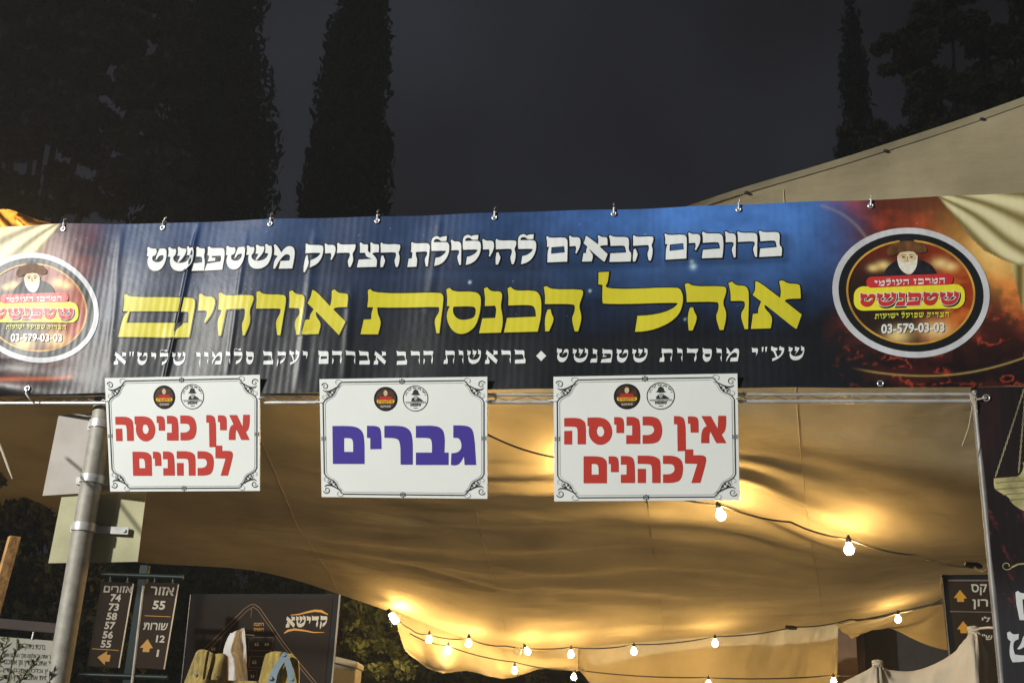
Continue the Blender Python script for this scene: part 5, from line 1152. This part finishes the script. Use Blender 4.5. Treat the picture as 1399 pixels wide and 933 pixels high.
# ------------------------------------------------------------------ trees
def leafcloud(name, centers, radii, n, size, m, parent, up=0.0, asp=2.2, seed=1):
    """many small leaf faces spread through clumps"""
    g = np.random.default_rng(seed); centers = np.array(centers, float); radii = np.array(radii, float)
    w = radii.prod(1) ** (2 / 3.); idx = g.choice(len(centers), n, p=w / w.sum())
    d = g.normal(size=(n, 3)); d /= np.linalg.norm(d, axis=1, keepdims=True); r_ = g.random(n) ** .45
    p = centers[idx] + d * radii[idx] * r_[:, None]
    a_ = g.normal(size=(n, 3)); a_[:, 2] += up; a_ /= np.linalg.norm(a_, axis=1, keepdims=True)
    b_ = np.cross(a_, g.normal(size=(n, 3))); b_ /= np.linalg.norm(b_, axis=1, keepdims=True)
    s_ = size * (.5 + g.random(n))[:, None]
    v = np.stack([p - a_ * s_ * asp / 2, p + b_ * s_ / 2, p + a_ * s_ * asp / 2, p - b_ * s_ / 2], 1).reshape(-1, 3)
    me = bpy.data.meshes.new(name); f = np.arange(4 * n).reshape(-1, 4)
    me.from_pydata(v.tolist(), [], f.tolist())
    return link_mesh(name, me, m, parent)
def trunk(parent, base, top, r0, limbs=(), m='bark'):
    b1 = bmesh.new(); base = Vector(base); top = Vector(top)
    pts = [base.lerp(top, t) + Vector((.04 * math.sin(9 * t), .04 * math.cos(7 * t), 0)) for t in (0, .2, .4, .6, .8, 1)]
    tube(b1, pts, [r0, r0 * .85, r0 * .7, r0 * .55, r0 * .4, r0 * .2], 8)
    for e, t in limbs:
        s_ = base.lerp(top, t); e = Vector(e); tube(b1, [s_, s_.lerp(e, .5) + Vector((0, 0, .1)), e], [r0 * .4, r0 * .28, r0 * .1], 6)
    return obj('trunk', b1, M[m], parent)
def cypress(xb, yb, xt, yt, Y, wpx, label, m='leaf_cyp', n=9000, seed=1, cat='tree'):
    top = at(xt, yt, Y); mid = at(xb, yb, Y); base = np.array([mid[0] + (mid[0] - top[0]) * .1, Y, 0.0]); h = top[2]
    t_ = thing('cypress_tree', label, cat, tuple(base)); rmax = wpx / FPX * Y * 1.04 / 2; g = random.Random(seed); cs, rs = [], []
    for k in range(170):
        q = g.random() ** .9; z = .6 + q * (h - .6)
        w = rmax * min(1.0, (1 - q) ** .55 * 1.5, .55 + q * 2.5)
        a_ = g.random() * 6.283; rr = w * (.55 + .4 * g.random()); ax = base + (top - base) * (z / h)
        cs.append((ax[0] + rr * math.cos(a_), ax[1] + rr * math.sin(a_), z)); rs.append((.16 * rmax + .10, .16 * rmax + .10, .55 + .5 * g.random()))
    for k in range(40):
        q = k / 40; ax = base + (top - base) * q; w = rmax * min(1.0, (1 - q) ** .55 * 1.4); cs.append((ax[0], ax[1], ax[2] * .98 + .3)); rs.append((w * .8 + .05, w * .8 + .05, .6))
    trunk(t_, base, base + (top - base) * .9, .16)
    leafcloud('foliage', cs, rs, int(n * 1.9), .065, M[m], t_, up=1.6, asp=2.8, seed=seed)
    return t_
cypress(300, 300, 330, -120, 17, 215, 'broad black cypress left of the other one, behind the banner', n=26000, seed=2)
cypress(480, 300, 500, -70, 18, 150, 'slim dark green cypress standing behind the left half of the banner', n=22000, seed=3)
cypress(1150, 260, 1163, 32, 22, 74, 'narrow cypress with a pointed tip, left of the loose tree at the right', n=9000, seed=4)
def broad(x, y, Y, blobs, label, m, n, size, seed, name='tree', px_tr=None, cat='tree', asp=2.0):
    base = at(x, y, Y); base[2] = 0; t_ = thing(name, label, cat, tuple(base)); cs, rs, lim = [], [], []
    for (bx_, by_, r_) in blobs:
        g = random.Random(int(bx_ * 7 + by_ + seed)); c0 = at(bx_, by_, Y); rr = r_ / FPX * Y
        lim.append((tuple(c0), .55))
        for k in range(11):
            o_ = np.array([g.gauss(0, 1), g.gauss(0, 1), g.gauss(0, .8)]) * rr * .5
            cs.append(tuple(c0 + o_)); s_ = rr * (.22 + .24 * g.random()); rs.append((s_ * 1.2, s_ * 1.2, s_ * .75))
    hi = max(c_[2] for c_ in cs)
    trunk(t_, base, (base[0], base[1], hi * .85), max(.05, .012 * hi), lim[:7])
    leafcloud('crown', cs, rs, n, size, M[m], t_, up=.2, asp=asp, seed=seed); return t_
broad(1300, 300, 19, [(1255, 60, 55), (1300, 20, 60), (1350, 60, 55), (1395, 30, 60), (1262, 110, 45), (1310, 120, 50), (1370, 130, 55), (1225, 85, 22), (1205, 195, 32), (1255, 180, 45), (1330, 180, 50), (1420, 110, 60)], 'loose branched tree above the rising canopy edge at the right', 'leaf_brown', 24000, .085, 5, 'broadleaf_tree')
broad(60, 250, 15, [(20, 5, 50), (90, 0, 60), (170, 20, 55), (235, 25, 45), (60, 60, 60), (140, 90, 60), (10, 150, 45), (70, 200, 60), (130, 180, 50), (40, 270, 50), (130, 50, 60), (190, 110, 55), (170, 250, 60), (210, 190, 50), (110, 130, 60), (20, 90, 60), (250, 90, 40), (230, 270, 45), (-40, 60, 70), (100, 270, 40), (-40, 220, 60)], 'dull brown-green tree filling the upper left corner', 'leaf_brown', 52000, .085, 6, 'broadleaf_tree')
broad(40, 940, 8.6, [(10, 700, 55), (60, 730, 55), (10, 780, 60), (70, 800, 60), (120, 780, 45), (20, 850, 55), (90, 860, 55), (130, 850, 35), (110, 900, 50), (-40, 740, 60), (30, 920, 60), (140, 900, 40)], 'dark leafy tree at the left, behind the pole and the text plaque', 'leaf_dark', 16000, .038, 7, 'broadleaf_tree')
broad(500, 960, 10.9, [(485, 840, 34), (515, 825, 30), (500, 880, 42), (530, 880, 28), (480, 905, 38), (520, 915, 38), (545, 860, 18), (470, 830, 30), (500, 940, 45)], 'small green leafy tree lit by the bulbs, right of the map board', 'leaf_green', 9000, .034, 8, 'broadleaf_tree')
broad(400, 900, 13, [(330, 790, 45), (380, 795, 45), (430, 810, 45), (250, 830, 60), (190, 850, 60), (300, 860, 70), (400, 870, 70), (470, 800, 40), (620, 960, 45), (200, 920, 70)], 'black mass of a tree behind the map board', 'leaf_cyp', 12000, .05, 9, 'broadleaf_tree')
broad(650, 990, 13.5, [(570, 930, 35), (620, 945, 30), (680, 950, 30), (730, 940, 25), (600, 980, 45), (700, 990, 45)], 'dark shrub below the hanging flap of the canopy', 'leaf_dark', 7000, .05, 10, 'shrub', cat='shrub')
gq = random.Random(3); cs = []; rs = []
for k in range(90):
    xx = -24 + 48 * k / 89 + gq.uniform(-.5, .5); hh = 3.2 + 1.8 * gq.random()
    cs.append((xx, 27 + gq.uniform(-1, 1), hh * .5)); rs.append((1.1, 1.0, hh * .62))
tag(leafcloud('far_wood', cs, rs, 26000, .28, M['leaf_cyp'], None, up=.3, asp=1.6, seed=31), kind='stuff')
# sprig of leaves in front of the plaque
sp = thing('leafy_sprig', 'thin leafy sprig in front of the pale text plaque', 'plant', tuple(at(5, 990, 5.6)[:2]) + (0,))
b1 = bmesh.new(); b2 = bmesh.new(); g = random.Random(5)
base_ = np.array([at(5, 990, 5.6)[0], 5.6, 0.0])
for path in ([(-6, 990), (-4, 930), (2, 895), (11, 872)], [(2, 990), (8, 940), (18, 900), (28, 878)], [(10, 990), (22, 940), (36, 918), (48, 904)], [(-10, 990), (-8, 950), (-3, 915), (0, 890)]):
    P = [base_] + [at(x, y, 5.6) for x, y in path]; tube(b1, P, [.006] + [.004] * (len(path) - 1) + [.0015], 5)
    for i in range(1, len(P) - 1):
        for k in range(16):
            t = g.random(); c_ = Vector(P[i] * (1 - t) + P[i + 1] * t); d_ = Vector((g.gauss(0, 1), g.gauss(0, .6), g.gauss(.5, .8))).normalized(); w_ = d_.cross(Vector((g.gauss(0, 1), -1, g.gauss(0, 1)))).normalized()
            l_ = .028 + .02 * g.random(); v_ = [b2.verts.new(q) for q in (c_, c_ + d_ * l_ * .5 + w_ * .006, c_ + d_ * l_, c_ + d_ * l_ * .5 - w_ * .006)]; b2.faces.new(v_)
obj('stem', b1, M['bark'], sp); obj('leaves', b2, M['leaf_green'], sp)
# thin smoke in the night air round the gate
bm = bmesh.new(); box(bm, (0, 20, 12), (60, 0, 0), (0, 60, 0), (0, 0, 13.5)); bmesh.ops.recalc_face_normals(bm, faces=bm.faces)
hm = bpy.data.materials.new('haze'); hm.use_nodes = True; hn = hm.node_tree.nodes
hn.remove(hn['Principled BSDF']); pv = hn.new('ShaderNodeVolumePrincipled'); pv.inputs['Density'].default_value = HAZE; pv.inputs['Color'].default_value = (.80, .84, .90, 1); pv.inputs['Anisotropy'].default_value = 0.3
hm.node_tree.links.new(pv.outputs[0], hn['Material Output'].inputs['Volume'])
tag(obj('haze', bm, hm), kind='stuff')
bpy.context.view_layer.update()
